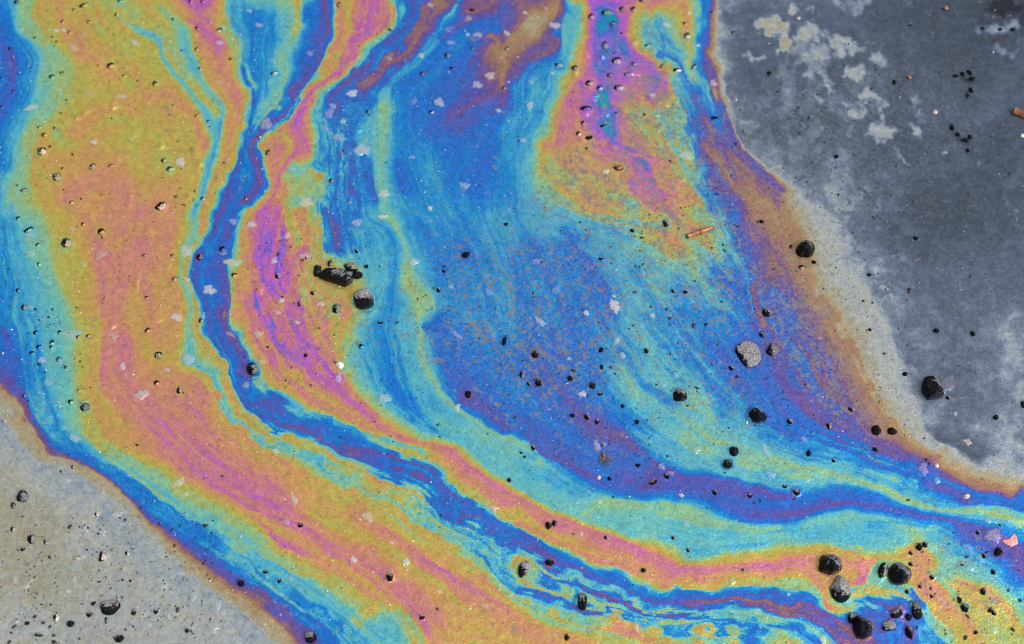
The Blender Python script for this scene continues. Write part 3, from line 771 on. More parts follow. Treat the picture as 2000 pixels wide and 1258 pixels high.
# ---------------------------------------------------------------- the pebbles, one by one
# photo x, y, width, height, turn (degrees), kind, side the painted sky-lit top faces (degrees, 0 = right, 90 = up)
# kinds: d black and wet, g grey top, p pale top, w white, f coated by the film, t brown, k near-black slate, also bits put in to stand for cracks at upper right
PEB = """32 4 12 7 20 d 0|164 11 24 13 35 f -60|236 3 18 8 10 f -60|228 29 13 8 50 f -50|144 20 8 8 0 f -45|122 43 8 8 0 f -45|174 43 9 8 0 f -45|135 64 8 8 0 f -45|20 94 12 7 30 d 0
216 129 17 15 0 f -45|303 164 15 13 0 f -45|101 151 13 13 0 f -45|121 143 11 9 20 f -60|242 148 9 7 0 f -45|428 60 10 16 -30 p -60|386 56 10 9 0 f -45|373 3 11 9 0 f -45|396 4 11 9 0 f -45
384 97 9 9 0 f -45|391 136 9 9 0 g -45|384 226 8 8 0 f -45|450 116 8 7 0 f -45|59 132 12 5 10 f -60|26 179 8 9 0 f -45|4 153 11 6 10 f -60|3 210 10 9 0 f -45|83 297 20 17 0 p -40
87 264 12 10 30 f -45|77 250 9 8 0 p -45|106 250 8 7 0 f -45|119 222 9 6 30 f -45|142 302 8 7 0 f -45|181 326 15 15 0 g -40|217 324 14 8 20 f -60|320 314 11 13 30 g -20|332 331 16 11 0 p -40
112 346 21 17 0 g -30|46 371 17 9 25 g -60|140 396 9 9 0 p -45|314 404 26 18 30 p -60|396 388 10 8 0 f -45|480 388 8 8 0 g -45|407 238 8 8 0 f -45|98 287 7 7 0 f -45|34 362 7 7 0 f -45
36 427 9 9 0 f -45|56 450 22 10 35 f -60|74 479 9 9 0 f -45|130 476 23 23 0 p -20|198 453 16 14 0 f -45|163 438 10 9 0 f -45|76 516 9 10 0 f -20|35 567 9 10 30 f -45|48 600 13 14 0 g -10
283 499 12 8 0 p -60|337 500 9 7 0 g -45|341 546 10 9 0 g -45|391 503 15 14 0 d -30|435 488 14 14 0 f -45|457 538 12 11 0 f -60|393 627 9 11 0 g -20|286 581 8 8 0 f -45|288 646 12 12 0 f -45
310 695 17 16 0 g -60|306 748 11 11 0 f -45|71 650 13 10 20 f -45|117 650 9 9 0 f -45|172 657 11 8 0 g -45|153 659 10 8 0 g -30|101 670 11 13 0 f -45|76 678 12 9 20 f -45|62 690 10 10 0 f -45
116 703 11 11 0 g -45|100 679 8 8 0 f -30|77 712 9 7 0 g -45|128 718 9 7 0 f -45|48 773 9 8 0 g -20|154 763 8 8 0 g -45|138 785 11 11 0 f -20|166 795 19 17 0 d -30|351 762 11 17 -10 g 60
494 721 24 26 0 d -10|523 298 8 14 -30 d 0|662 9 9 13 -20 d -30|648 354 13 11 0 g -20|720 218 9 11 0 g -30|843 219 12 9 0 p -40|874 109 12 12 0 g -30|885 134 16 7 -10 f -60|824 144 12 8 10 d -60
923 94 6 11 -30 d 0|901 227 9 5 0 d 90|990 95 12 9 0 g -60|984 173 12 8 0 g -40|671 295 7 6 0 d 90|762 58 11 7 0 g 60|537 143 18 7 10 p -60|922 20 14 6 0 d 90
1186 25 25 15 0 g -60|1155 34 15 16 0 g -60|1216 19 15 15 0 g -60|1238 20 14 13 0 p -60|1256 2 19 10 0 g -60|1197 47 14 11 0 g -60|1182 89 16 20 0 g -60|1204 120 22 18 0 p -60
1214 65 7 8 0 g -30|1123 136 16 13 0 g -60|1092 128 19 8 -10 g -60|1199 104 10 6 -10 g -60|1152 163 19 14 20 p -60|1172 173 14 12 0 p -60|1209 172 23 15 10 p -60|1191 147 15 11 20 g -60
1224 146 13 10 0 g -60|1295 129 17 10 25 g -60|1355 131 18 9 30 f -60|1323 138 20 9 0 p -60|1341 71 15 15 0 p -60|1337 47 8 9 0 f -60|1392 25 10 8 0 g -60|1265 89 15 7 20 f -60
1145 213 26 12 0 f -60|1130 263 11 13 0 p -60|1150 269 17 10 10 p 90|1207 328 22 13 -5 t 90|1259 224 9 7 0 g -30|1013 275 7 6 0 d 0|1396 230 18 8 10 f 60|1203 220 8 7 0 g -30|1148 291 9 8 0 g -30
1238 126 14 10 0 g -60|1180 247 20 8 0 f -60|1139 241 10 12 0 f -60|1309 315 7 6 0 d 0|1502 143 10 10 0 d 90|1519 179 7 8 0 d 60|1746 161 9 11 0 k 60|1757 171 9 6 30 k 60
1634 306 11 9 10 k 90|1750 324 8 6 0 k 90|1587 318 7 5 0 k 90|1866 149 13 7 10 k 60|1880 145 9 11 30 k 60|1893 142 10 14 40 k 60|1899 154 16 8 0 k 60|1896 177 9 14 20 k 60|1889 187 7 10 0 k 60
1860 250 10 14 20 k 60|1870 263 12 9 -30 k 60|1884 274 18 9 -10 k 60|1894 268 9 12 0 k 60|1890 294 9 9 0 k 60|1937 267 12 5 0 k 60|1953 58 11 7 0 k 60|1978 58 12 8 0 k 60|1918 56 11 6 10 k 60
1775 152 12 7 -5 t 90|1826 220 11 10 10 w 90|1996 266 8 9 0 w 90|1846 17 15 10 0 t 90|1560 211 7 9 -20 t 90|1559 36 9 8 0 w 90|1778 49 11 6 20 p 90|1972 340 9 7 0 k 60
656 544 70 33 -19 d 80|620 530 16 25 -10 k 10|686 522 30 21 5 g 60|698 538 22 18 -10 k 80|712 587 42 40 15 g 80|658 604 17 22 -10 g 30|911 498 18 13 15 d 60|543 540 13 14 0 g 45|664 714 15 15 10 w 60
585 593 9 13 0 g 60|645 515 11 14 -30 d 0|697 491 9 9 0 p 60|716 521 10 8 20 k 60|857 567 9 12 0 p 70|868 520 8 7 0 p 80|867 529 8 8 0 g 80|914 771 12 15 0 k 90|985 665 9 21 -12 k 90
989 438 10 8 20 k 60|612 573 12 9 -20 g 60|597 694 8 8 0 d 60|558 743 6 6 0 d 0|523 678 7 6 0 d 0|743 630 12 6 0 g 100|706 677 13 12 0 f -60|543 497 9 7 0 g -30|591 509 9 7 30 d -60
1300 436 16 17 0 g 60|1174 506 12 7 20 p 60|1045 693 15 15 0 d 60|1052 748 14 17 0 d 70|1020 732 11 15 -10 g 0|1033 750 9 8 0 g 60|1114 739 11 13 0 d 70|1157 754 13 14 0 d 80|1172 770 11 7 0 g 90
1328 771 31 28 0 g 80|1478 812 40 31 -10 d 80|1461 693 50 54 0 g 10|1429 719 13 11 0 g 60|1508 683 25 27 0 g -10|1498 611 20 18 0 g 60|1487 433 11 9 0 d 60|1262 686 10 10 0 d 60
1271 599 7 7 0 d 60|1308 622 7 7 0 d 60|1302 604 7 8 0 d 60|1237 636 8 5 30 k 0|1174 684 9 12 -20 k 60|1175 717 7 11 0 k 60|1193 718 9 7 -10 k 60|1147 815 12 12 0 g 60|1166 824 9 12 0 p 80
1216 793 8 9 0 k 60|1245 824 9 9 0 d 80|1488 654 11 13 0 g 60|1118 812 10 8 0 k 60|1315 569 10 8 0 g 60|1338 571 10 7 0 k 60|1236 450 12 9 -10 g 60|1380 635 9 8 0 f -60|1412 478 7 6 0 k 60
1572 490 39 33 25 d 60|1589 513 11 8 -10 k 60|1564 523 13 11 0 f -60|1546 483 9 9 0 f -45|1820 760 42 44 10 d 40|1852 777 9 8 0 g 60|1828 646 13 11 0 k 60|1788 466 10 9 0 k 60|1900 652 10 12 10 k 60
1895 541 6 10 -25 p 60|1699 644 8 8 0 g 60|1697 537 9 8 0 k 60|1727 691 7 9 -20 k 60|1768 731 11 9 0 k 60|1944 816 11 10 0 k 60|1543 824 14 13 0 g 60|1619 832 12 14 0 g 30|1712 841 21 20 0 k 70
1743 843 19 14 0 k 50|1663 800 13 9 -20 g 60|1998 790 8 16 0 k 60|1480 434 6 7 0 k 60|1357 549 6 5 0 k 60|1343 793 6 6 0 k 60
44 971 22 25 0 d -10|26 988 12 12 0 d 0|26 1034 10 11 0 p 0|63 1053 17 20 0 g 20|90 1060 10 10 0 g 0|200 1086 16 22 -10 p 20|249 1081 9 9 0 p 0|215 1186 38 30 0 g 100|110 1206 12 15 0 p 10
138 1218 15 13 20 d 100|174 1200 13 12 0 g 100|84 1216 7 7 0 d 60|97 1224 7 7 0 d 60|233 1248 18 14 15 d 100|262 1196 11 12 0 g 90|305 1195 9 11 0 p 90|366 1232 9 9 0 d 60|189 1005 8 9 0 p 20
143 912 8 9 0 g 0|119 921 7 7 0 g 0|471 1139 14 14 10 d 110|434 930 6 7 0 t 0|53 1217 11 7 20 d 100|182 1179 12 6 35 d 100|240 1133 10 6 20 d 100|45 1073 9 8 0 p 90|75 1240 18 7 0 g 90|268 870 7 6 0 d 60
761 1127 15 18 0 p 90|824 1206 11 11 0 p 100|854 1190 6 10 20 d 90|519 1117 11 8 0 g 90|546 1134 7 10 0 g 90|606 1245 24 22 10 g 100|586 1026 11 10 0 g 90|861 1007 8 6 30 k 90|994 938 8 9 0 k 60
1433 882 19 19 0 k 60|1422 907 21 19 0 d 60|1071 1027 13 14 0 d 60|1083 1022 9 12 -20 d 60|1074 1099 19 12 0 d 90|1024 1112 22 34 -15 g 70|1136 1176 20 32 0 d 90|1169 933 9 9 0 w 90|1191 935 9 8 0 d 60
1246 909 9 8 0 d 90|1275 942 17 10 30 g 90|1303 930 12 13 30 g 70|1397 962 11 12 0 g 60|1465 968 10 10 0 g 90|1473 983 6 6 0 k 60|1485 978 8 6 0 g 60|1257 1114 10 9 0 d 60|1345 1075 8 9 0 g 60
1315 1050 8 8 0 g 60|1184 1050 10 9 -30 g 60|1107 1245 10 13 0 d 90|1451 1114 7 8 0 g 60|1018 885 7 8 0 g 60|1025 893 7 7 0 g 60|1042 875 9 12 20 g 60|1176 870 6 9 0 p 90
1620 1106 44 38 -10 d 70|1641 1152 38 50 8 g 80|1755 1124 44 42 0 d 50|1725 1116 20 32 -15 p 0|1795 1068 14 14 0 d 60|1807 1064 12 12 0 g 60|1780 1080 9 8 0 g 60|1780 1101 11 9 0 g 60|1950 1078 18 18 0 d 70
1939 1118 10 10 0 d 60|1874 1171 10 14 0 d 70|1884 1187 16 18 20 g 60|1921 1155 14 15 -20 g 60|1935 1192 13 12 0 g 60|1942 1198 10 9 0 g 60|1906 1236 8 8 0 d 90|1684 1226 40 44 -20 d 60
1736 1223 25 26 0 g 90|1790 1190 20 38 5 g 80|1776 1236 15 28 0 d 80|1664 1207 20 22 0 g 60|1750 1198 26 18 20 g 90|1775 1206 12 14 0 k 90|1774 977 8 7 0 g 60|1532 950 9 8 0 g 90|1555 962 14 15 0 g 90
1551 975 6 8 0 d 60|1580 886 11 14 0 k 90|1710 879 16 8 -20 d 60|1829 910 8 9 0 w 90|1887 970 15 11 10 w 90|1810 898 7 7 0 t 90|1815 906 8 6 -20 t 90|1629 900 9 8 0 g 60|1953 1026 8 6 0 k 60|1805 857 6 5 0 k 60
1821 1128 10 9 0 g 60|1797 1146 9 8 0 g 60|1820 1165 10 8 0 g 60|1772 1155 10 10 0 g 60|1922 1086 12 10 0 g 60|1910 1040 9 8 0 g 60"""
PEB = [tuple(x if i == 5 else float(x) for i, x in enumerate(r.split())) for r in PEB.replace('\n', '|').split('|') if r.strip()]
# flat pale stones lying flush in the asphalt, seen through the film: x, y, width, height, turn, tone (1 white .. 0 like the film)
FLAT = """352 317 20 20 0 .9|184 279 14 13 0 .9|237 188 24 12 15 .6|262 83 18 11 -40 .8|110 60 11 9 0 .9|124 59 12 10 0 .8|144 94 20 15 0 .5|62 210 28 12 15 .7|115 175 14 9 0 .6|175 185 20 14 0 .3|429 84 18 12 0 .7
487 22 14 9 0 .6|425 161 15 8 30 .4|256 272 8 10 -30 .4|247 306 16 10 20 .3|340 107 6 11 -30 .4|140 447 9 15 30 .5|60 459 24 12 -10 .5|60 495 15 17 0 .4|198 497 28 14 35 .35|363 490 24 26 0 .7|409 567 24 20 0 .9
345 620 22 18 0 .9|268 773 16 10 0 .6|278 770 26 18 40 .75|239 715 11 16 -10 .8|326 722 13 9 0 .7|368 702 26 20 20 .6|140 653 32 20 0 .5|95 746 18 12 0 .3|163 515 13 12 0 .4|365 546 12 9 0 .7|455 433 16 14 0 .5
491 438 20 14 10 .8|455 513 32 17 0 .7|220 655 20 16 0 .4|480 752 16 11 30 .5|82 703 16 16 0 .7|115 705 12 16 30 .5|395 618 12 14 0 .3|60 600 14 9 0 .3|436 494 14 16 0 .4|450 653 22 10 -20 .4|505 652 18 12 0 .7
688 183 24 17 5 .95|708 293 30 27 0 .7|643 222 18 24 -30 .45|650 208 16 14 0 .5|520 243 26 26 0 .55|597 395 28 20 15 .8|750 378 24 16 0 .8|748 423 18 10 10 .9|857 200 22 20 0 .7|932 166 22 16 0 .7|957 148 22 17 0 .75
933 68 20 13 10 .6|880 83 17 11 0 .5|823 109 13 12 0 .75|915 36 16 15 20 .5|990 65 16 12 -30 .75|973 216 12 11 0 .7|840 407 10 11 20 1|907 363 20 16 0 .5|663 269 26 18 0 .5|840 10 14 12 0 .6|760 114 14 10 0 .4
840 10 12 8 0 .5|670 238 10 14 -20 .6|636 252 12 14 0 .5|805 307 14 10 20 .4|913 68 9 9 0 .8|808 198 14 16 -40 .3|875 60 12 12 0 .3|878 55 22 7 10 .3|506 50 16 12 0 .6|534 118 16 10 0 .4|605 105 14 14 0 .4|570 330 14 10 0 .4
1083 50 24 18 0 .8|1035 206 13 20 -20 .6|1037 160 11 13 0 .5|1022 274 16 10 20 .6|1183 335 14 10 20 .8|1340 303 26 20 0 .6|1393 163 16 16 -30 .7|1285 227 10 7 0 .8|1274 186 14 8 20 .7|1302 49 16 12 -20 .8|1346 26 9 10 0 1
1363 89 8 8 0 1|1079 144 8 8 0 .8|1066 16 8 6 0 .6|1025 25 9 8 0 .9|1162 197 10 8 0 .5|1207 20 10 8 0 .4|550 587 11 11 0 .95|562 460 10 16 -10 .8|697 435 22 16 30 .6|808 512 18 14 20 .8|627 594 15 12 20 .7
662 737 9 26 -10 .75|750 778 22 18 10 .6|893 797 10 14 -20 .8|597 500 24 12 0 .6|893 655 10 24 45 .45|535 510 12 14 -20 .8|542 610 14 10 0 .6|512 706 12 10 0 .6|580 630 10 9 0 .7|595 532 14 8 0 .5|955 570 18 14 0 .35
592 536 16 14 0 .25|592 567 18 10 -10 .25|880 560 10 9 0 .5|1201 598 18 32 8 1|1145 612 12 12 0 .9|1205 665 8 18 -15 .7|1138 770 15 13 25 .95|1216 695 12 14 0 .65|1055 628 12 28 45 .65|1320 732 10 14 0 .4|1274 616 11 9 0 .7
1295 750 14 9 0 .3|1110 700 10 8 0 .6|1087 565 14 22 -40 .3|1048 510 22 12 30 .4|1199 578 8 7 0 .8|1725 562 20 11 -10 .5|1866 808 8 10 -30 .6|1845 298 15 8 20 .5|1740 577 10 8 0 .4|1600 660 9 6 0 .5|1680 1060 1 1 0 .1
146 855 20 14 -20 .5|350 942 26 11 50 .8|363 965 7 12 -20 .8|170 1032 9 15 -20 .9|229 1005 20 10 30 .7|131 938 14 9 20 .6|122 992 20 9 20 .4|320 1146 12 20 0 .6|425 1181 12 16 0 .6|133 1155 10 8 20 .8|145 1132 8 16 0 .5
200 1040 12 10 0 .5|22 878 8 6 0 .6|290 1220 8 12 0 .5|435 1198 12 7 10 .6|415 1226 18 18 0 .25|73 1228 30 12 10 .3|538 881 13 8 -10 .85|575 976 12 22 10 .7|717 1008 20 18 -10 .6|560 1020 10 14 10 .5|690 1093 11 12 0 1
793 1097 12 14 0 1|795 1113 5 6 0 .8|765 1060 9 5 20 .8|965 993 13 11 0 .8|857 1155 8 6 0 .8|947 1182 18 6 -10 .5|568 1130 6 11 0 .5|1166 870 12 22 20 .6|1292 911 14 12 0 .5|1331 967 9 8 30 .95|1171 980 8 7 0 .9
1430 1135 10 12 20 .5|1339 1022 12 10 0 .3|1360 879 16 12 30 .4|1135 1043 8 7 0 .7|1243 1225 8 14 0 .7|1608 1249 10 15 0 1|1495 880 11 26 12 .45|1505 926 18 14 -30 .4|1540 1160 6 6 0 .6|1310 923 12 8 0 .4|1180 868 8 12 0 .4
1848 750 22 40 -30 .12|1803 915 16 24 -20 .4|1830 938 12 12 0 .4|1930 1015 10 14 0 .3|1890 1068 18 12 -20 .3|1914 1090 16 14 0 .3|1940 1046 28 26 10 .45|1570 858 12 14 0 .4|1555 962 16 18 0 .4|1895 1110 14 8 0 .3|1822 1127 10 9 0 .3|1940 1229 12 10 0 .3|1755 1196 30 18 30 .3"""
FLAT = [tuple(float(x) for x in r.split()) for r in FLAT.replace('\n', '|').split('|') if r.strip()]
FLAT = [f for f in FLAT if f[2] > 3]
# ---------------------------------------------------------------- materials
def lin(c):
    return tuple((x/12.92 if x <= .04045 else ((x+.055)/1.055)**2.4) for x in (v/255 for v in c))
def film_rgb(v):
    return tuple(float(np.interp(v, [p[0] for p in PAL], [p[k] for p in PAL])) for k in (1, 2, 3))

def newmat(name):
    m = bpy.data.materials.new(name); m.use_nodes = True
    n = m.node_tree.nodes; n.clear()
    return m, n, m.node_tree.links
def node(n, kind, **kw):
    o = n.new(kind)
    for k, v in kw.items():
        if k.startswith('i_'): o.inputs[k[2:].replace('_', ' ')].default_value = v
        elif k.startswith('n'): o.inputs[int(k[1:])].default_value = v
        else: setattr(o, k, v)
    return o
def math_(n, l, op, a, b=None, c_=None, clamp=False):
    o = n.new('ShaderNodeMath'); o.operation = op; o.use_clamp = clamp
    for i, v in enumerate((a, b, c_)):
        if v is None: continue
        if isinstance(v, (int, float)): o.inputs[i].default_value = v
        else: l.new(v, o.inputs[i])
    return o.outputs[0]
def mixc(n, l, f, a, b, blend='MIX'):
    o = n.new('ShaderNodeMix'); o.data_type = 'RGBA'; o.blend_type = blend
    for s, v in ((o.inputs[0], f), (o.inputs[6], a), (o.inputs[7], b)):
        if isinstance(v, (int, float)): s.default_value = v
        elif isinstance(v, tuple): s.default_value = (*v[:3], 1)
        else: l.new(v, s)
    return o.outputs[2]

def film_ramp(n, l, val):
    lo, hi = PAL[0][0], PAL[-1][0]
    r = n.new('ShaderNodeValToRGB'); e = r.color_ramp.elements
    while len(e) > 1: e.remove(e[-1])
    for i, (v, *rgb) in enumerate(PAL):
        t = (v-lo)/(hi-lo)
        k = e[0] if i == 0 else e.new(t)
        k.position = t; k.color = (*[a*g for a, g in zip(lin(rgb), GAIN)], 1)
    mr = node(n, 'ShaderNodeMapRange', n1=lo, n2=hi, n3=0.0, n4=1.0)
    if isinstance(val, (int, float)): mr.inputs[0].default_value = val
    else: l.new(val, mr.inputs[0])
    l.new(mr.outputs[0], r.inputs[0])
    return r.outputs[0]

def surface_material():
    """wet asphalt under water and oil: the film returns the sky light in its interference colour"""
    m, n, l = newmat('wet_film')
    tc = n.new('ShaderNodeTexCoord').outputs['Object']
    at = node(n, 'ShaderNodeAttribute', attribute_name='film').outputs['Fac']
    mo = node(n, 'ShaderNodeAttribute', attribute_name='mottle').outputs['Fac']
    def noise(sc, det=3, rough=.55, dist=0):
        o = node(n, 'ShaderNodeTexNoise', i_Scale=sc, i_Detail=det, i_Roughness=rough, i_Distortion=dist); l.new(tc, o.inputs['Vector']); return o.outputs['Fac']
    g1 = noise(1500, 2); g2 = noise(420, 4, .6)
    v = math_(n, l, 'MULTIPLY_ADD', math_(n, l, 'SUBTRACT', g1, .5), .30, at)
    v = math_(n, l, 'MULTIPLY_ADD', math_(n, l, 'SUBTRACT', g2, .5), .22, v)
    thin = node(n, 'ShaderNodeMapRange', n1=.9, n2=.3); l.new(at, thin.inputs[0])
    g3 = noise(130, 6, .68, .6)
    v = math_(n, l, 'MULTIPLY_ADD', math_(n, l, 'MULTIPLY', math_(n, l, 'SUBTRACT', g3, .5), thin.outputs[0]), 1.3, v)
    col = film_ramp(n, l, v)
    # bare aggregate showing through the broken film
    ve = node(n, 'ShaderNodeAttribute', attribute_name='veil').outputs['Fac']
    vn = node(n, 'ShaderNodeMapRange', n1=.47, n2=.56); l.new(noise(620, 4, .72, .6), vn.inputs[0])
    col = mixc(n, l, math_(n, l, 'MULTIPLY', math_(n, l, 'MULTIPLY', ve, vn.outputs[0]), .85, clamp=True), col, mixc(n, l, noise(1100, 2, .6), lin((78, 92, 112)), lin((172, 168, 160))))
    grey = mixc(n, l, noise(900, 3, .7), lin((92, 98, 108)), lin((164, 158, 150)))
    col = mixc(n, l, math_(n, l, 'MULTIPLY', mo, .72, clamp=True), col, grey)
    # fine pale dust and dark pin pricks
    vo = node(n, 'ShaderNodeTexVoronoi', i_Scale=330.0, i_Randomness=1.0); l.new(tc, vo.inputs['Vector'])
    rnd = n.new('ShaderNodeSeparateColor'); l.new(vo.outputs['Color'], rnd.inputs[0])
    size = math_(n, l, 'MULTIPLY', rnd.outputs[0], .13)
    spot = math_(n, l, 'MULTIPLY', math_(n, l, 'LESS_THAN', vo.outputs['Distance'], size), math_(n, l, 'GREATER_THAN', rnd.outputs[1], .72))
    col = mixc(n, l, math_(n, l, 'MULTIPLY', spot, .55), col, lin((215, 210, 205)))
    vd = node(n, 'ShaderNodeTexVoronoi', i_Scale=260.0, i_Randomness=1.0)
    mp = node(n, 'ShaderNodeMapping'); mp.inputs['Location'].default_value = (3.3, 1.7, 0); l.new(tc, mp.inputs['Vector']); l.new(mp.outputs[0], vd.inputs['Vector'])
    rd = n.new('ShaderNodeSeparateColor'); l.new(vd.outputs['Color'], rd.inputs[0])
    dark = math_(n, l, 'MULTIPLY', math_(n, l, 'LESS_THAN', vd.outputs['Distance'], math_(n, l, 'MULTIPLY', rd.outputs[0], .17)), math_(n, l, 'GREATER_THAN', rd.outputs[1], .6))
    pit = node(n, 'ShaderNodeAttribute', attribute_name='pits').outputs['Fac']
    col = mixc(n, l, math_(n, l, 'MULTIPLY', dark, pit, clamp=True), col, lin((30, 34, 44)))
    lum = noise(55, 3, .6)
    col = mixc(n, l, 1.0, col, mixc(n, l, lum, (.93, .93, .93), (1.07, 1.07, 1.07)), 'MULTIPLY')
    gr = noise(2600, 1, .5)
    col = mixc(n, l, 1.0, col, mixc(n, l, gr, (.70, .70, .70), (1.3, 1.3, 1.3)), 'MULTIPLY')
    ag = node(n, 'ShaderNodeMapRange', n1=.36, n2=.64, n3=.85, n4=1.16); l.new(noise(330, 5, .72, .5), ag.inputs[0])
    col = mixc(n, l, 1.0, col, ag.outputs[0], 'MULTIPLY')
    # shade of the asphalt's relief, painted as dark grain into the colour
    ho = node(n, 'ShaderNodeMapRange', n1=.625, n2=.69); l.new(noise(520, 3, .62, .3), ho.inputs[0])
    col = mixc(n, l, math_(n, l, 'MULTIPLY', ho.outputs[0], math_(n, l, 'MULTIPLY_ADD', pit, .6, .12), clamp=True), col, lin((34, 40, 52)))
    bump = n.new('ShaderNodeBump'); bump.inputs['Strength'].default_value = .8; bump.inputs['Distance'].default_value = .00035
    l.new(noise(700, 5, .66), bump.inputs['Height'])
    gl = node(n, 'ShaderNodeBsdfGlossy', i_Roughness=.09); l.new(col, gl.inputs['Color']); l.new(bump.outputs[0], gl.inputs['Normal'])
    df = n.new('ShaderNodeBsdfDiffuse'); l.new(col, df.inputs['Color']); l.new(bump.outputs[0], df.inputs['Normal'])
    mx = node(n, 'ShaderNodeMixShader'); mx.inputs[0].default_value = .68
    l.new(df.outputs[0], mx.inputs[1]); l.new(gl.outputs[0], mx.inputs[2])
    out = n.new('ShaderNodeOutputMaterial'); l.new(mx.outputs[0], out.inputs['Surface'])
    return m

def pebble_material():
    """wet bitumen-black stone, its top worn bare where the 'cap' attribute says so; bare colour from the object"""
    m, n, l = newmat('wet_stone')
    tc = n.new('ShaderNodeTexCoord').outputs['Object']
    cap = node(n, 'ShaderNodeAttribute', attribute_name='cap').outputs['Fac']
    oc = n.new('ShaderNodeObjectInfo').outputs['Color']
    def noise(sc, det=3, rough=.6):
        o = node(n, 'ShaderNodeTexNoise', i_Scale=sc, i_Detail=det, i_Roughness=rough); l.new(tc, o.inputs['Vector']); return o.outputs['Fac']
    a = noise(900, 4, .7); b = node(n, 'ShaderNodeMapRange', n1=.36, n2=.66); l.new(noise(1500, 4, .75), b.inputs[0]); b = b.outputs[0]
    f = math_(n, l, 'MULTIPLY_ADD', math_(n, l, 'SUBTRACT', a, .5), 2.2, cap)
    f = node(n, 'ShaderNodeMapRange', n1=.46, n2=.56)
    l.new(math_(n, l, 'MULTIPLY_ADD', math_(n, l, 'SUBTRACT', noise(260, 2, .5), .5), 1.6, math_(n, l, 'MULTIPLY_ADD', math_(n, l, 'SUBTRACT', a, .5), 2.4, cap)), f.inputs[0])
    lit_tone = mixc(n, l, 1.0, oc, mixc(n, l, b, (.12, .13, .15), (1.75, 1.75, 1.75)), 'MULTIPLY')  # sky highlights speckled into the colour of the top
    col = mixc(n, l, f.outputs[0], (.003, .003, .004), lit_tone)
    ro = node(n, 'ShaderNodeMapRange', n3=.16, n4=.5); l.new(f.outputs[0], ro.inputs[0])
    bump = n.new('ShaderNodeBump'); bump.inputs['Strength'].default_value = 1.0; bump.inputs['Distance'].default_value = .0009; l.new(noise(520, 5, .66), bump.inputs['Height'])
    p = n.new('ShaderNodeBsdfPrincipled'); l.new(col, p.inputs['Base Color']); l.new(ro.outputs[0], p.inputs['Roughness']); l.new(bump.outputs[0], p.inputs['Normal'])
    sp_ = node(n, 'ShaderNodeMapRange', n3=.07, n4=.4); l.new(f.outputs[0], sp_.inputs[0]); l.new(sp_.outputs[0], p.inputs['Specular IOR Level'])
    out = n.new('ShaderNodeOutputMaterial'); l.new(p.outputs[0], out.inputs['Surface'])
    return m

def flat_stone_material():
    m, n, l = newmat('pale_aggregate')
    tc = n.new('ShaderNodeTexCoord').outputs['Object']
    oi = n.new('ShaderNodeObjectInfo'); oc = oi.outputs['Color']; al = oi.outputs['Alpha']
    def noise(sc, det=3, rough=.6):
        o = node(n, 'ShaderNodeTexNoise', i_Scale=sc, i_Detail=det, i_Roughness=rough); l.new(tc, o.inputs['Vector']); return o.outputs['Fac']
    s = node(n, 'ShaderNodeMapRange', n1=.40, n2=.58); l.new(noise(1500, 3, .7), s.inputs[0])
    f = math_(n, l, 'MULTIPLY_ADD', s.outputs[0], .75, math_(n, l, 'MULTIPLY', al, .6))
    f = math_(n, l, 'MULTIPLY', f, math_(n, l, 'MULTIPLY_ADD', al, .85, .15), clamp=True)
    cap = node(n, 'ShaderNodeAttribute', attribute_name='cap').outputs['Fac']
    ed = node(n, 'ShaderNodeMapRange', n1=.28, n2=.62); l.new(math_(n, l, 'MULTIPLY_ADD', math_(n, l, 'SUBTRACT', noise(1100, 4, .75), .5), 2.4, cap), ed.inputs[0])
    f = math_(n, l, 'MULTIPLY', f, ed.outputs[0])
    pale = mixc(n, l, noise(2500, 2), tuple(.9*q for q in lin((146, 146, 150))), tuple(1.15*q for q in lin((240, 234, 228))))
    col = mixc(n, l, f, oc, pale)
    df = node(n, 'ShaderNodeBsdfDiffuse'); l.new(col, df.inputs['Color'])
    gl = node(n, 'ShaderNodeBsdfGlossy', i_Roughness=.16); l.new(col, gl.inputs['Color'])
    bump = n.new('ShaderNodeBump'); bump.inputs['Strength'].default_value = .25; bump.inputs['Distance'].default_value = .0003; l.new(noise(900, 4), bump.inputs['Height'])
    l.new(bump.outputs[0], gl.inputs['Normal']); l.new(bump.outputs[0], df.inputs['Normal'])
    mx = node(n, 'ShaderNodeMixShader'); mx.inputs[0].default_value = .68
    l.new(df.outputs[0], mx.inputs[1]); l.new(gl.outputs[0], mx.inputs[2])
    out = n.new('ShaderNodeOutputMaterial'); l.new(mx.outputs[0], out.inputs['Surface'])
    return m

def plain_material(name, c1, c2, scale, rough, bump_s=.3, stretch=None):
    m, n, l = newmat(name)
    tc = n.new('ShaderNodeTexCoord').outputs['Object']
    mp = node(n, 'ShaderNodeMapping'); l.new(tc, mp.inputs['Vector'])
    if stretch: mp.inputs['Scale'].default_value = stretch
    o = node(n, 'ShaderNodeTexNoise', i_Scale=scale, i_Detail=4.0, i_Roughness=.65); l.new(mp.outputs[0], o.inputs['Vector'])
    mr = node(n, 'ShaderNodeMapRange', n1=.32, n2=.68); l.new(o.outputs['Fac'], mr.inputs[0])
    col = mixc(n, l, mr.outputs[0], lin(c1), lin(c2))
    b = n.new('ShaderNodeBump'); b.inputs['Strength'].default_value = bump_s; b.inputs['Distance'].default_value = .0003; l.new(o.outputs['Fac'], b.inputs['Height'])
    p = node(n, 'ShaderNodeBsdfPrincipled', i_Roughness=rough); l.new(col, p.inputs['Base Color']); l.new(b.outputs[0], p.inputs['Normal'])
    out = n.new('ShaderNodeOutputMaterial'); l.new(p.outputs[0], out.inputs['Surface'])
    return m

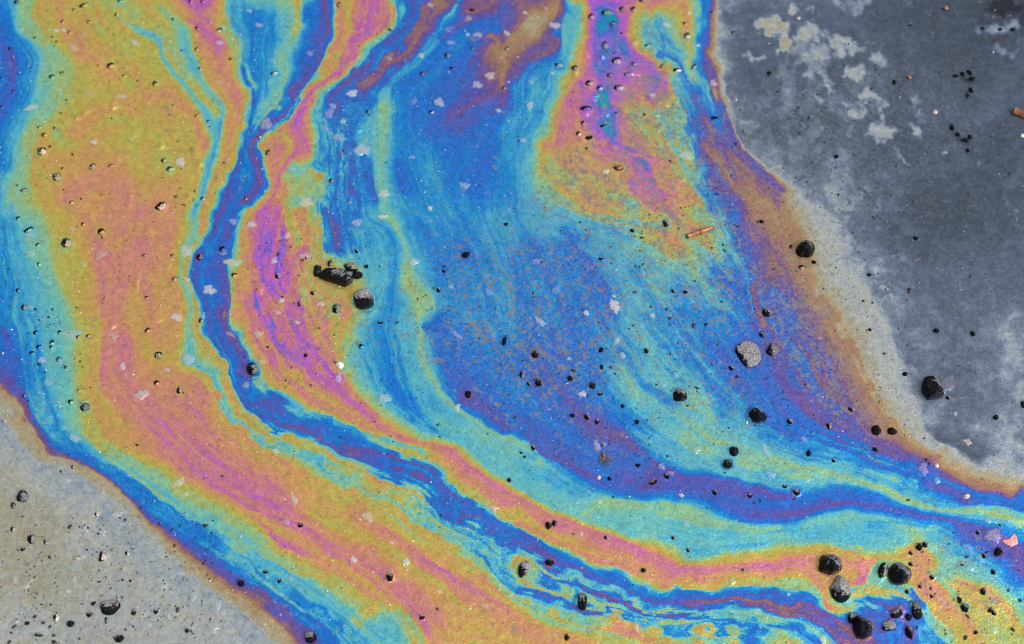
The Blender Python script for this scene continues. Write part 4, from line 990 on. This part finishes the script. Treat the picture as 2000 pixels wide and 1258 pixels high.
M_SURF = surface_material(); M_PEB = pebble_material(); M_FLAT = flat_stone_material()
M_TWIG = plain_material('twig_bark', (70, 34, 18), (190, 112, 70), 500, .35, .4, (.25, 1, 1))
M_TWIG_END = plain_material('twig_wood', (24, 14, 10), (70, 40, 26), 900, .5)
M_GRAIN = plain_material('pale_grit', (150, 145, 138), (205, 198, 188), 700, .5, .1)
M_DARK = plain_material('black_grit', (6, 7, 9), (30, 33, 38), 900, .18, .2)
M_BUG = plain_material('spider_body', (26, 18, 12), (120, 90, 60), 1300, .5, .3)
M_LEG = plain_material('spider_leg', (24, 16, 12), (70, 48, 34), 900, .4, .1)
M_FAINT = plain_material('faint_chip', (120, 112, 116), (156, 132, 134), 600, .45, .3)
M_PINK = plain_material('pink_stone', (170, 98, 92), (220, 150, 138), 600, .45, .3)

def tag(o, label=None, cat=None, group=None, kind=None):
    for k, v in (('label', label), ('category', cat), ('group', group), ('kind', kind)):
        if v: o[k] = v
    return o

# ---------------------------------------------------------------- the ground and the slick
ph, lic_mid, lic_fine, _dir, _streak = build_field()
yy, xx = np.mgrid[0:GH, 0:GW].astype(float)

# lumpy asphalt under the film
H = (_noise(26, 101)*.22+_noise(11, 102)*.10+_noise(5, 103)*.035)
lump = np.clip(_noise(5.5, 104)+.3*_noise(3, 105)-.78, 0, 1)*_blobs(LUMPY, .15)
H = H+lump*.9
H = H*1e-3*_blobs([(1780,420,260,500,0,.35)], 1.0)
def ridge(x, y, r, h):
    """meniscus: the film climbs a little round a stone"""
    gx, gy = (x-GX0)/GS, (y-GY0)/GS; R = r/GS
    x0, x1, y0, y1 = int(max(0, gx-3*R-3)), int(min(GW, gx+3*R+4)), int(max(0, gy-3*R-3)), int(min(GH, gy+3*R+4))
    if x1 <= x0 or y1 <= y0: return
    d = np.hypot(xx[y0:y1, x0:x1]-gx, yy[y0:y1, x0:x1]-gy)/R
    H[y0:y1, x0:x1] += h*np.exp(-np.clip(d-.8, 0, 9)**2*5)
for x, y, w, h, an, kd, cd in PEB:
    ridge(x, y, (w+h)/4, min(w, h)*PX*(.06 if kd in 'fp' else .01))
for x, y, w, h, an, tn in FLAT:
    ridge(x, y, (w+h)/4, min(w, h)*PX*.02)

# where the film is broken and grey aggregate shows
grain = .5*_noise(2.4, 111)+.62*_noise(1.35, 112)+.3*_noise(6, 113)+.16*lic_mid
dens = _blobs(MOTTLE, -1.0)
mottle = np.clip((grain+dens)*2.6, 0, 1)
# each pocked place stays in the middle of the film, the rim of the slick has its own dark pin pricks
pits = _blobs(PITS, .42)
veil = np.clip(_blobs(VEIL, .08), 0, 1)*(.55+.45*np.clip(.5+_noise(4.5, 121)+.5*lic_mid*.3, 0, 1))

def zat(px, py):
    return _samp(H, (np.asarray(px, float)-GX0)/GS, (np.asarray(py, float)-GY0)/GS)
def phat(px, py):
    return _samp(ph, (np.asarray(px, float)-GX0)/GS, (np.asarray(py, float)-GY0)/GS)

# lattice: dense in and round the picture, growing coarser outwards
dx_ = np.r_[GX0+2-np.cumsum(6*1.16**np.arange(30))[::-1], np.arange(GX0+4, -60, 6), np.arange(-56, 2057, 2), np.arange(2060, 2000-GX0-4, 6), 2000-GX0-2+np.cumsum(6*1.16**np.arange(30))]
dy_ = np.r_[GY0+2-np.cumsum(6*1.14**np.arange(24))[::-1], np.arange(GY0+4, -50, 6), np.arange(-46, 1305, 2), np.arange(1308, 1258-GY0-4, 6), 1258-GY0-2+np.cumsum(6*1.14**np.arange(24))]
LX, LY = np.meshgrid(dx_, dy_)
ly, lx = LX.shape
co = P(LX, LY)
gx_, gy_ = (LX-GX0)/GS, (LY-GY0)/GS
out_d = np.maximum(np.maximum(GX0-LX, LX-(2000-GX0)), np.maximum(GY0-LY, LY-(1258-GY0))); out_d = np.clip(out_d/260, 0, 1)
co[..., 2] = _samp(H, gx_, gy_)
fv = _samp(ph, gx_, gy_)*(1-out_d)+(-.1)*out_d
mv = _samp(mottle, gx_, gy_)*(1-out_d); pv = _samp(pits, gx_, gy_); wv = _samp(veil, gx_, gy_)
verts = co.reshape(-1, 3); fv = fv.ravel(); mv = mv.ravel(); pv = pv.ravel(); wv = wv.ravel()
idx = np.arange(ly*lx).reshape(ly, lx)
quads = np.stack([idx[:-1, :-1], idx[1:, :-1], idx[1:, 1:], idx[:-1, 1:]], -1).reshape(-1, 4)
qf = fv[quads].mean(1)
# the slick: everything thicker than its pale rim, without the loose patches out on the slate water
qx = LX.ravel()[quads].mean(1); qy = LY.ravel()[quads].mean(1)
loose = (qx > 1440) & (qy < 330) & (qx-1440 > (qy-100)*0.0) & ~((qx < 1560) & (qy > 290))
slick = (qf > .78) & ~loose

def grid_mesh(name, q, extra=None):
    used, inv = np.unique(q, return_inverse=True); q2 = inv.reshape(-1, 4)
    v = verts[used]; a = [fv[used], mv[used], pv[used], wv[used]]
    if extra is not None:
        ev, eq = extra; q2 = np.vstack([q2, eq+len(v)]); v = np.vstack([v, ev]); a = [np.r_[t, np.full(len(ev), s)] for t, s in zip(a, (0., 0., 0., 0.))]
    me = bpy.data.meshes.new(name)
    me.vertices.add(len(v)); me.vertices.foreach_set('co', v.ravel())
    me.loops.add(q2.size); me.loops.foreach_set('vertex_index', q2.ravel().astype(np.int32))
    me.polygons.add(len(q2)); me.polygons.foreach_set('loop_start', np.arange(0, q2.size, 4, dtype=np.int32)); me.polygons.foreach_set('loop_total', np.full(len(q2), 4, np.int32))
    me.polygons.foreach_set('use_smooth', np.ones(len(q2), bool))
    me.update(calc_edges=True)
    for nm, t in zip(('film', 'mottle', 'pits', 'veil'), a):
        at = me.attributes.new(nm, 'FLOAT', 'POINT'); at.data.foreach_set('value', t.astype(np.float32))
    me.materials.append(M_SURF)
    o = bpy.data.objects.new(name, me); COL.objects.link(o); return o
# solid asphalt below the water: a plain sheet that runs on under the slick
bx = np.linspace(-3, 3, 13); BX, BY = np.meshgrid(bx, bx); bi = np.arange(169).reshape(13, 13)
bq = np.stack([bi[:-1, :-1], bi[:-1, 1:], bi[1:, 1:], bi[1:, :-1]], -1).reshape(-1, 4)
ground = grid_mesh('ground', quads[~slick], (np.stack([BX.ravel(), BY.ravel(), np.full(169, -.004)], -1), bq)); tag(ground, kind='structure')
oil = grid_mesh('oil_slick', quads[slick])
tag(oil, 'rainbow-coloured oil slick sweeping in curved bands across the wet asphalt', 'oil slick')

# ---------------------------------------------------------------- stones
def sphere(sub):
    bm = bmesh.new(); bmesh.ops.create_icosphere(bm, subdivisions=sub, radius=1)
    v = np.array([x.co[:] for x in bm.verts]); f = np.array([[q.index for q in p.verts] for p in bm.faces]); bm.free(); return v, f
SPH = {k: sphere(k) for k in (1, 2, 3, 4, 5)}
def trimesh(name, v, f, mat, smooth=True, attr=None):
    me = bpy.data.meshes.new(name)
    f = np.asarray(f); k = f.shape[1]
    me.vertices.add(len(v)); me.vertices.foreach_set('co', np.asarray(v, float).ravel())
    me.loops.add(f.size); me.loops.foreach_set('vertex_index', f.ravel().astype(np.int32))
    me.polygons.add(len(f)); me.polygons.foreach_set('loop_start', np.arange(0, f.size, k, dtype=np.int32)); me.polygons.foreach_set('loop_total', np.full(len(f), k, np.int32))
    me.polygons.foreach_set('use_smooth', np.full(len(f), smooth))
    me.update(calc_edges=True)
    if attr is not None:
        at = me.attributes.new('cap', 'FLOAT', 'POINT'); at.data.foreach_set('value', attr.astype(np.float32))
    me.materials.append(mat)
    o = bpy.data.objects.new(name, me); COL.objects.link(o); return o

def waves(v, rng, k, f0=1.3, f1=3.2):
    """lumpy offset for unit directions"""
    o = np.zeros(len(v))
    for i in range(k):
        d = rng.normal(size=3); d /= np.linalg.norm(d); fr = rng.uniform(f0, f1)
        o += np.sin(v@d*fr*2+rng.uniform(0, 6.28))/fr
    return o/k*1.6
def facets(v, rng, k, depth):
    """cut the ball with planes, so it reads as broken stone"""
    r = np.ones(len(v))
    for i in range(k):
        d = rng.normal(size=3); d[2] = abs(d[2])*.8; d /= np.linalg.norm(d)
        c_ = v@d; lim = rng.uniform(1-depth, .97)
        with np.errstate(divide='ignore'): rr = np.where(c_ > 1e-3, lim/np.maximum(c_, 1e-3), 9)
        r = np.minimum(r, rr)
    return r

def cap_colour(kd, x, y, rng):
    if (x, y) in ((1461, 693), (712, 587), (1641, 1152)): return [a*.62 for a in lin((154, 150, 152))]
    if kd == 'f': return [a*.62 for a in lin(film_rgb(float(phat(x, y))))]
    base = {'g': (140, 137, 138), 'p': (196, 184, 176), 'w': (236, 226, 214), 'd': (120, 122, 128), 't': (176, 112, 84), 'k': (76, 82, 90)}[kd]
    if kd in 'gp' and x < 1300 and y < 860:      # thin film on them
        f = film_rgb(float(phat(x, y))); base = tuple(.68*a+.32*b for a, b in zip(base, f))
    s = rng.uniform(.88, 1.12)
    return [a*.66 for a in lin([min(245, b*s) for b in base])]

BOXY = {(656, 544), (712, 587), (620, 530), (686, 522), (1136, 1176)}
FLATTER = {(1755, 1124): .8, (1620, 1106): .8, (1461, 693): .2, (686, 522): .6, (1736, 1223): .6, (1641, 1152): .8, (215, 1186): .6}
LIT_MORE = {(1461, 693): .52, (712, 587): .0, (1641, 1152): .28, (686, 522): .12, (1736, 1223): .3, (656, 544): -.04, (1508, 683): .15, (1328, 771): -.05}
def make_pebble(i, x, y, w, h, an, kd, cd, name='pebble'):
    rng = np.random.RandomState(1000+i)
    size = max(w, h); sub = 2 if size < 13 else 3 if size < 24 else 4 if size < 40 else 5
    v, f = SPH[sub]
    u = v.copy()
    r = facets(v, rng, 9 if size > 40 else 11 if size > 12 else 7, .26 if (x, y) in ((1641, 1152), (1620, 1106), (1755, 1124), (494, 721), (1572, 490)) else .4)*(1+.09*waves(v, rng, 5)+(.05*waves(v, rng, 8, 4, 9) if sub > 2 else 0)+(.05*waves(v, rng, 12, 10, 26) if sub > 3 else 0))
    if (x, y) in BOXY:
        q = np.sign(v)*np.abs(v)**.8; q /= np.abs(q).max(); r = r*.8+.2
        v_ = q
    else: v_ = v
    u = v_*r[:, None]
    flat = {'f': .42, 'g': .65, 'p': .55, 'w': .6, 'd': .85, 't': .5, 'k': .6}[kd]
    a = math.radians(an)
    flat *= FLATTER.get((x, y), 1)
    A, B = w/2*PX, h/2*PX/math.cos(TILT)*.93
    u[:, 0] /= max(abs(u[:, 0])); u[:, 1] /= max(abs(u[:, 1]))
    X, Y, Z = u[:, 0]*A, u[:, 1]*B, u[:, 2]*min(A, B)*flat*1.5
    X, Y = X*math.cos(a)-Y*math.sin(a), X*math.sin(a)+Y*math.cos(a)
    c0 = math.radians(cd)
    # painted sky reflection: paler towards the given side and up, the dark side black
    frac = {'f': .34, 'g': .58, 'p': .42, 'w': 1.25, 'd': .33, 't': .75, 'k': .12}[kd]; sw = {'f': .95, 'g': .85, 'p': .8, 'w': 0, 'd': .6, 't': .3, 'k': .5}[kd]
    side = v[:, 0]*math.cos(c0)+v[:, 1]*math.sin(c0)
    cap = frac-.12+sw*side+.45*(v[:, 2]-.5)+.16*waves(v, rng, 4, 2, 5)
    cap += LIT_MORE.get((x, y), 0)
    p = P(x, y)
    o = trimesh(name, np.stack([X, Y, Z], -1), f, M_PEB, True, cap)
    o.location = (p[0], p[1], float(zat(x, y))+min(A, B)*(.10 if kd in 'f' else .16 if kd in 'gp' else .3))
    o.color = (*cap_colour(kd, x, y, rng), 1)
    return o

order = sorted(range(len(PEB)), key=lambda i: -PEB[i][2]*PEB[i][3])
keep = set(order[:296]); rest = [PEB[i] for i in order[296:]]

LAND = [('the long black pebble', 656, 544), ('the brown twig', 1367, 455), ('the spider', 1180, 897), ('the large rough grey stone', 1461, 695), ('the pink flat stone', 1975, 1053),
 ('the round white pebble in the violet stream', 664, 714), ('the large black pebble in the slate water', 1820, 760), ('the black pebble on the tan edge', 1572, 490), ('the top left corner', 0, 0),
 ('the top right corner', 2000, 0), ('the bottom left corner', 0, 1258), ('the bottom right corner', 2000, 1258), ('the grey-topped black pebble in the pale water', 215, 1186), ('the black pebble in the dark blue stream', 494, 721),
 ('the turquoise spots', 1185, 205), ('the left picture edge', 0, 560), ('the brown twig end', 1985, 222), ('the large black pebble on the orange tongue', 1620, 1106),
 ('the white stone in the blue', 1201, 598), ('the white stone in the upper blue', 688, 183), ('the pale-topped pebble in the orange field', 130, 476), ('the tan patch at the top', 1010, 90), ('the upright black pebble in the striped water', 1136, 1176), ('the largest black pebble on the orange field', 310, 695)]
SELF = {(656, 544): 'long black angular pebble, largest of the cluster left of centre', (1461, 693): 'large rough grey stone with a black left side, in the blue film', (494, 721): 'rounded black pebble beside the narrow dark blue stream',
 (664, 714): 'small round white pebble at the edge of the violet and orange stream', (1820, 760): 'large black pebble in the slate grey water right of the slick', (1572, 490): 'smooth black pebble sitting on the tan outer edge of the slick',
 (215, 1186): 'black pebble with a grey top in the pale water at lower left', (1620, 1106): 'large black pebble at the end of the orange tongue, upper left of its cluster', (1641, 1152): 'egg-shaped grey stone with a black foot below the large black pebble',
 (1755, 1124): 'large black pebble with a ragged lower edge beside an orange-rimmed film', (130, 476): 'pale-topped pebble with a black left side between green and orange film', (1136, 1176): 'upright black pebble with grey tip in the striped blue and green film',
 (310, 695): 'dark pebble alone in the pink and orange film left of centre', (712, 587): 'chunky grey-topped pebble with black base just right of the long black pebble', (686, 522): 'angular grey stone touching the upper right of the long black pebble',
 (620, 530): 'narrow grey stone at the left tip of the long black pebble', (1478, 812): 'black egg-shaped pebble in the blue film below the rough grey stone', (1328, 771): 'brown-grey round pebble with black rim on turquoise film',}
def film_name(v):
    for lim, nm in ((.3, 'slate grey water'), (.78, 'pale grey water'), (1.3, 'tan film'), (1.75, 'brown film'), (2.2, 'purple film'), (2.95, 'blue film'), (3.4, 'azure film'), (3.9, 'turquoise film'), (4.4, 'green film'), (4.8, 'yellow film'), (5.3, 'orange film'), (5.75, 'pink film'), (6.3, 'magenta film'), (9, 'violet film')):
        if v < lim: return nm
def place_words(items):
    """for each item: which landmark it lies nearest, on which side, and how many like it lie nearer"""
    keyed = {}
    for i, (x, y, kd) in items:
        if (x, y) in SELF: continue
        ds = sorted((math.hypot(x-a, y-b), nm, a, b) for nm, a, b in LAND)
        d, nm, a, b = ds[0]
        s = int(((math.degrees(math.atan2(b-y, x-a))+22.5) % 360)//45)
        side = ('right of', 'above right of', 'above', 'above left of', 'left of', 'below left of', 'below', 'below right of')[s]
        keyed.setdefault((kd, nm, side), []).append((d, i))
    ordn = ['nearest', 'second', 'third', 'fourth', 'fifth', 'sixth', 'seventh', 'eighth', 'ninth', 'tenth', 'eleventh', 'twelfth', 'thirteenth', 'fourteenth', 'fifteenth', 'sixteenth', 'seventeenth', 'eighteenth']
    out = {}
    for (kd, nm, side), L in keyed.items():
        L.sort()
        for r, (d, i) in enumerate(L): out[i] = (nm, side, '' if len(L) == 1 else ordn[min(r, 17)])
    return out
words = place_words([(i, (PEB[i][0], PEB[i][1], PEB[i][5])) for i in keep])
KIND = {'d': 'black', 'g': 'grey-topped', 'p': 'pale-topped', 'w': 'white', 'f': 'film-coated', 't': 'reddish', 'k': 'jet-black'}
for i in sorted(keep):
    x, y, w, h, an, kd, cd = PEB[i]
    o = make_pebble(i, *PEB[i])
    if (x, y) in SELF: lab = SELF[(x, y)]
    else:
        nm, side, rk = words[i]
        fn = film_name(float(_samp(_PHB, (x-GX0)/GS, (y-GY0)/GS)) if False else float(phat(x, y))).replace(' film', '').replace(' water', '')
        sz = 'tiny' if w*h < 90 else 'small' if w*h < 260 else 'large'
        lab = f'{sz} {KIND[kd]} pebble, {fn} around it, {rk+" one " if rk else ""}{side} {nm}'
        if len(lab.split()) > 16: lab = f'{KIND[kd]} pebble, {rk+" one " if rk else ""}{side} {nm}'
    tag(o, lab, 'pebble', 'pebbles poking out of the wet asphalt')

# loose grit too small to pick apart: one mesh of pale grains, one of dark bits
def grit(name, pts, mat, hgt, label, base=1):
    r = np.random.RandomState(len(pts)); v, f = SPH[1]
    V, F = [], []
    for k, (x, y, s, e) in enumerate(pts):
        a = r.uniform(0, 6.28); q = v*(1+r.uniform(-.3, .3, (len(v), 1)))
        X, Y = q[:, 0]*s/2*PX*e, q[:, 1]*s/2*PX/e; X, Y = X*math.cos(a)-Y*math.sin(a), X*math.sin(a)+Y*math.cos(a)
        p = P(x, y); V.append(np.stack([X+p[0], Y+p[1], q[:, 2]*s/2*PX*hgt+float(zat(x, y))+s*.12*PX], -1)); F.append(f+len(v)*k)
    o = trimesh(name, np.vstack(V), np.vstack(F), mat, True); tag(o, label, 'grit', kind='stuff'); return o
rg = np.random.RandomState(5)
white = []
for x0, x1, y0, y1, k in ((-60, 2060, -50, 1310, 560), (60, 500, 0, 800, 300), (200, 1100, 780, 1258, 430), (500, 1000, 0, 420, 260), (600, 1500, 900, 1258, 260), (0, 200, 400, 900, 160), (500, 700, 420, 760, 120), (0, 60, 80, 400, 60)):
    for _ in range(k):
        x, y = rg.uniform(x0, x1), rg.uniform(y0, y1)
        if float(phat(x, y)) < .3 and rg.rand() < .6: continue
        white.append((x, y, .9+rg.gamma(1.3, .62), rg.uniform(1, 1.5)))
grit('pale_grit', white, M_GRAIN, .3, 'pale dust grains scattered over the whole slick and water')
black = [(x, y, min(w, h)*.95, 1.15) for x, y, w, h, an, kd, cd in rest]
for x0, x1, y0, y1, k, s in ((-60, 2060, -50, 1310, 340, 1.2), (0, 420, 990, 1258, 330, 1.6), (40, 180, 600, 790, 60, 1.6), (20, 440, 0, 420, 110, 1.8), (500, 720, 420, 760, 90, 1.4), (720, 1000, 480, 860, 110, 1.2),
                      (1000, 1450, 380, 850, 260, 1.3), (1450, 1800, 380, 850, 240, 1.2), (1400, 1780, 60, 420, 170, 1.3), (1150, 1450, 840, 1000, 50, 1.2), (1780, 2000, 1060, 1258, 90, 1.8), (640, 760, 200, 420, 30, 1.3), (1240, 1262, 450, 528, 26, 2.2)):
    for _ in range(k):
        black.append((rg.uniform(x0, x1), rg.uniform(y0, y1), 1.2+rg.gamma(1.3, .75)*s, rg.uniform(1, 1.6)))
grit('black_grit', black, M_DARK, .5, 'black grit and pinhole bits dotted over the wet surface')

# pale stones flush with the surface: pieces of the ground
for k, (x, y, w, h, an, tn) in enumerate(FLAT):
    r = np.random.RandomState(4000+k); nseg = 30
    an_ = np.linspace(0, 2*math.pi, nseg, endpoint=False)
    rad = 1+.10*np.sin(an_*2+r.uniform(0, 6))+.12*np.sin(an_*3+r.uniform(0, 6))+.10*np.sin(an_*5+r.uniform(0, 6))+r.uniform(-.14, .14, nseg)
    rings = []; a = math.radians(an)
    for s, z in ((1.12, -.03), (.95, .006), (.55, .013)):
        X = np.cos(an_)*rad*s*w/2*PX; Y = np.sin(an_)*rad*s*h/2*PX/math.cos(TILT)*.95
        rings.append(np.stack([X*math.cos(a)-Y*math.sin(a), X*math.sin(a)+Y*math.cos(a), (z+r.uniform(-.003, .003, nseg))*min(w, h)*PX], -1))
    v = np.vstack(rings+[[[0, 0, -.0+.016*min(w, h)*PX]]]); f = []
    for q in range(2):
        for j in range(nseg):
            j2 = (j+1) % nseg; f += [[q*nseg+j, q*nseg+j2, (q+1)*nseg+j2], [q*nseg+j, (q+1)*nseg+j2, (q+1)*nseg+j]]
    for j in range(nseg): f.append([2*nseg+j, 2*nseg+(j+1) % nseg, 3*nseg])
    o = trimesh('aggregate_stone', v, f, M_FLAT, True, np.r_[np.zeros(nseg), np.full(nseg, .45), np.ones(nseg+1)])
    qa = np.linspace(0, 6.28, 9); zz = zat(x+np.cos(qa)*w*.4, y+np.sin(qa)*h*.4)
    p = P(x, y); o.location = (p[0], p[1], float(max(zz.max(), zat(x, y)))+.01*min(w, h)*PX)
    o.color = (*lin(film_rgb(float(phat(x, y)))), tn*.92); o.parent = ground

# the pink stone chip and its neighbours
def chip(px, pts, th, mat, name, label, cat):
    q = np.array(pts, float).reshape(-1, 2); c0 = q.mean(0); g = P(q[:, 0], q[:, 1]); pc = P(*c0); g = g-pc
    nseg = len(q); rr = np.random.RandomState(int(px))
    z1 = th*(.8+.4*rr.rand(nseg))
    v = np.vstack([np.c_[g[:, :2]*1.03, np.full(nseg, -.0003)], np.c_[g[:, :2], z1*.7], np.c_[g[:, :2]*.8, z1], [[0, 0, th*1.15]]])
    f = []
    for k in range(2):
        for j in range(nseg):
            j2 = (j+1) % nseg; f += [[k*nseg+j, (k+1)*nseg+j2, k*nseg+j2], [k*nseg+j, (k+1)*nseg+j, (k+1)*nseg+j2]]
    for j in range(nseg): f.append([2*nseg+j, 3*nseg, 2*nseg+(j+1) % nseg])
    o = trimesh(name, v, f, mat, False); o.location = (pc[0], pc[1], float(zat(*c0))); return tag(o, label, cat)
chip(1, (1957,1056,1972,1052,1980,1042,1986,1050,1988,1062,1974,1068,1962,1062), .0009, M_PINK, 'pink_stone', 'flat salmon-pink stone chip in the blue film near the right edge', 'stone')
chip(2, (1880,860,1892,857,1899,866,1890,871), .0003, M_FAINT, 'pink_stone', 'faint pinkish stone chip in the slate grey water at lower right', 'stone')

# ---------------------------------------------------------------- twigs
def tube(path, radii, nseg=14, cap=True):
    path = np.array(path, float); V, F = [], []
    for k in range(len(path)):
        t = path[min(k+1, len(path)-1)]-path[max(k-1, 0)]; t = t/np.linalg.norm(t)
        s = np.cross(t, (0, 0, 1)); s = s/np.linalg.norm(s); u = np.cross(s, t)
        a = np.linspace(0, 2*math.pi, nseg, endpoint=False)
        V.append(path[k]+radii[k]*(np.cos(a)[:, None]*s+np.sin(a)[:, None]*u))
    for k in range(len(path)-1):
        for j in range(nseg):
            j2 = (j+1) % nseg; F += [[k*nseg+j, k*nseg+j2, (k+1)*nseg+j2], [k*nseg+j, (k+1)*nseg+j2, (k+1)*nseg+j]]
    V = np.vstack(V)
    if cap:
        n0 = len(V); V = np.vstack([V, path[0], path[-1]])
        for j in range(nseg): F += [[n0, (j+1) % nseg, j], [n0+1, (len(path)-1)*nseg+j, (len(path)-1)*nseg+(j+1) % nseg]]
    return V, np.array(F)
def make_twig(x0, y0, x1, y1, width, label, bark_col, knot=.5, taper=1.0):
    a, b = P(x0, y0), P(x1, y1); c0 = (a+b)/2; z = float(zat((x0+x1)/2, (y0+y1)/2))
    root = bpy.data.objects.new('twig', None); COL.objects.link(root); root.location = (c0[0], c0[1], z); root.empty_display_size = .01
    r0 = width*PX/2; n_ = 22; t = np.linspace(0, 1, n_)
    rr = np.random.RandomState(3)
    path = (a-c0)*(1-t)[:, None]+(b-c0)*t[:, None]; path[:, 2] = r0*.75+.0002*np.sin(t*3)
    rad = r0*(1+.05*rr.normal(size=n_))*(taper+(1-taper)*t)
    V, F = tube(path, rad); bark = trimesh('bark', V, F, M_TWIG, True); bark.parent = root
    if knot:
        ks = path[int(knot*n_)]; d = (b-a)/np.linalg.norm(b-a)
        kp = [ks+d*r0*s for s in (-.7, -.35, 0, .35, .7)]
        V, F = tube(kp, [r0*q for q in (.9, 1.3, 1.45, 1.3, .9)]); k_ = trimesh('knot', V, F, M_TWIG, True); k_.parent = root
    for e, s in ((path[0], -1), (path[-1], 1)):
        d = (b-a)/np.linalg.norm(b-a)*s
        V, F = tube([e+d*r0*.02, e+d*r0*.25, e+d*r0*.4], [r0*1.08*(taper if s < 0 else 1), r0*1.0*(taper if s < 0 else 1), r0*.6]); k_ = trimesh('cut_end', V, F, M_TWIG_END, True); k_.parent = root
    return tag(root, label, 'twig', 'twigs on the wet ground')
make_twig(1342, 463, 1392, 446, 9, 'short straight copper-brown twig with a knot at mid length on the green film', None)
make_twig(1979, 219, 2012, 232, 13, 'thick dark brown twig cut by the upper right picture edge', None, knot=0, taper=1.1)

# ---------------------------------------------------------------- the small spider
def make_spider(x, y):
    c0 = P(x, y); u = PX
    root = bpy.data.objects.new('spider', None)
    vs, es, rs = [], [], []
    def add(p, r, par=None):
        vs.append((p[0]*u, p[1]*u, p[2]*u)); rs.append(r*u)
        if par is not None: es.append((par, len(vs)-1))
        return len(vs)-1
    th = add((0, 0, 3.6), 3.0); w1 = add((-.4, 3.4, 3.8), 1.7, th); a1 = add((-1, 7, 4.4), 4.0, w1); a2 = add((-1.6, 11, 4.4), 3.6, a1); add((-2, 14.4, 3.8), 1.2, a2)
    hd = add((.4, -3.4, 3.3), 2.1, th); add((.6, -5.4, 2.6), .9, hd)
    legs = [(8, 3, 12, 6), (9.5, -1, 12, -5), (7, -5, 9, -13), (3.5, -7, 4.5, -16), (-8, 3, -12, 5), (-8.5, -1, -12, -4), (-6.5, -5, -9, -12), (-3, -7, -4, -15)]
    for kx, ky, fx, fy in legs:
        j = add((kx*.35, ky*.3-.5, 3.8), 1.0, th); k_ = add((kx, ky, 6.4), .75, j); add((fx, fy, .4), .55, k_)
    me = bpy.data.meshes.new('spider'); me.from_pydata(vs, es, [])
    o = bpy.data.objects.new('spider', me); COL.objects.link(o); bpy.data.objects.remove(root)
    md = o.modifiers.new('skin', 'SKIN')
    if not me.skin_vertices: bpy.context.view_layer.objects.active = o
    sv = me.skin_vertices[0].data if me.skin_vertices else None
    if sv:
        for k in range(len(vs)): sv[k].radius = (rs[k], rs[k])
        sv[0].use_root = True
    sb = o.modifiers.new('sub', 'SUBSURF'); sb.levels = 2; sb.render_levels = 2
    me.materials.append(M_BUG)
    o.location = (c0[0], c0[1], float(zat(x, y))); return o
sp = make_spider(1180, 897)
print('spider skin', bool(sp.data.skin_vertices))
tag(sp, 'small brown spider with spread legs standing on the blue film', 'spider')
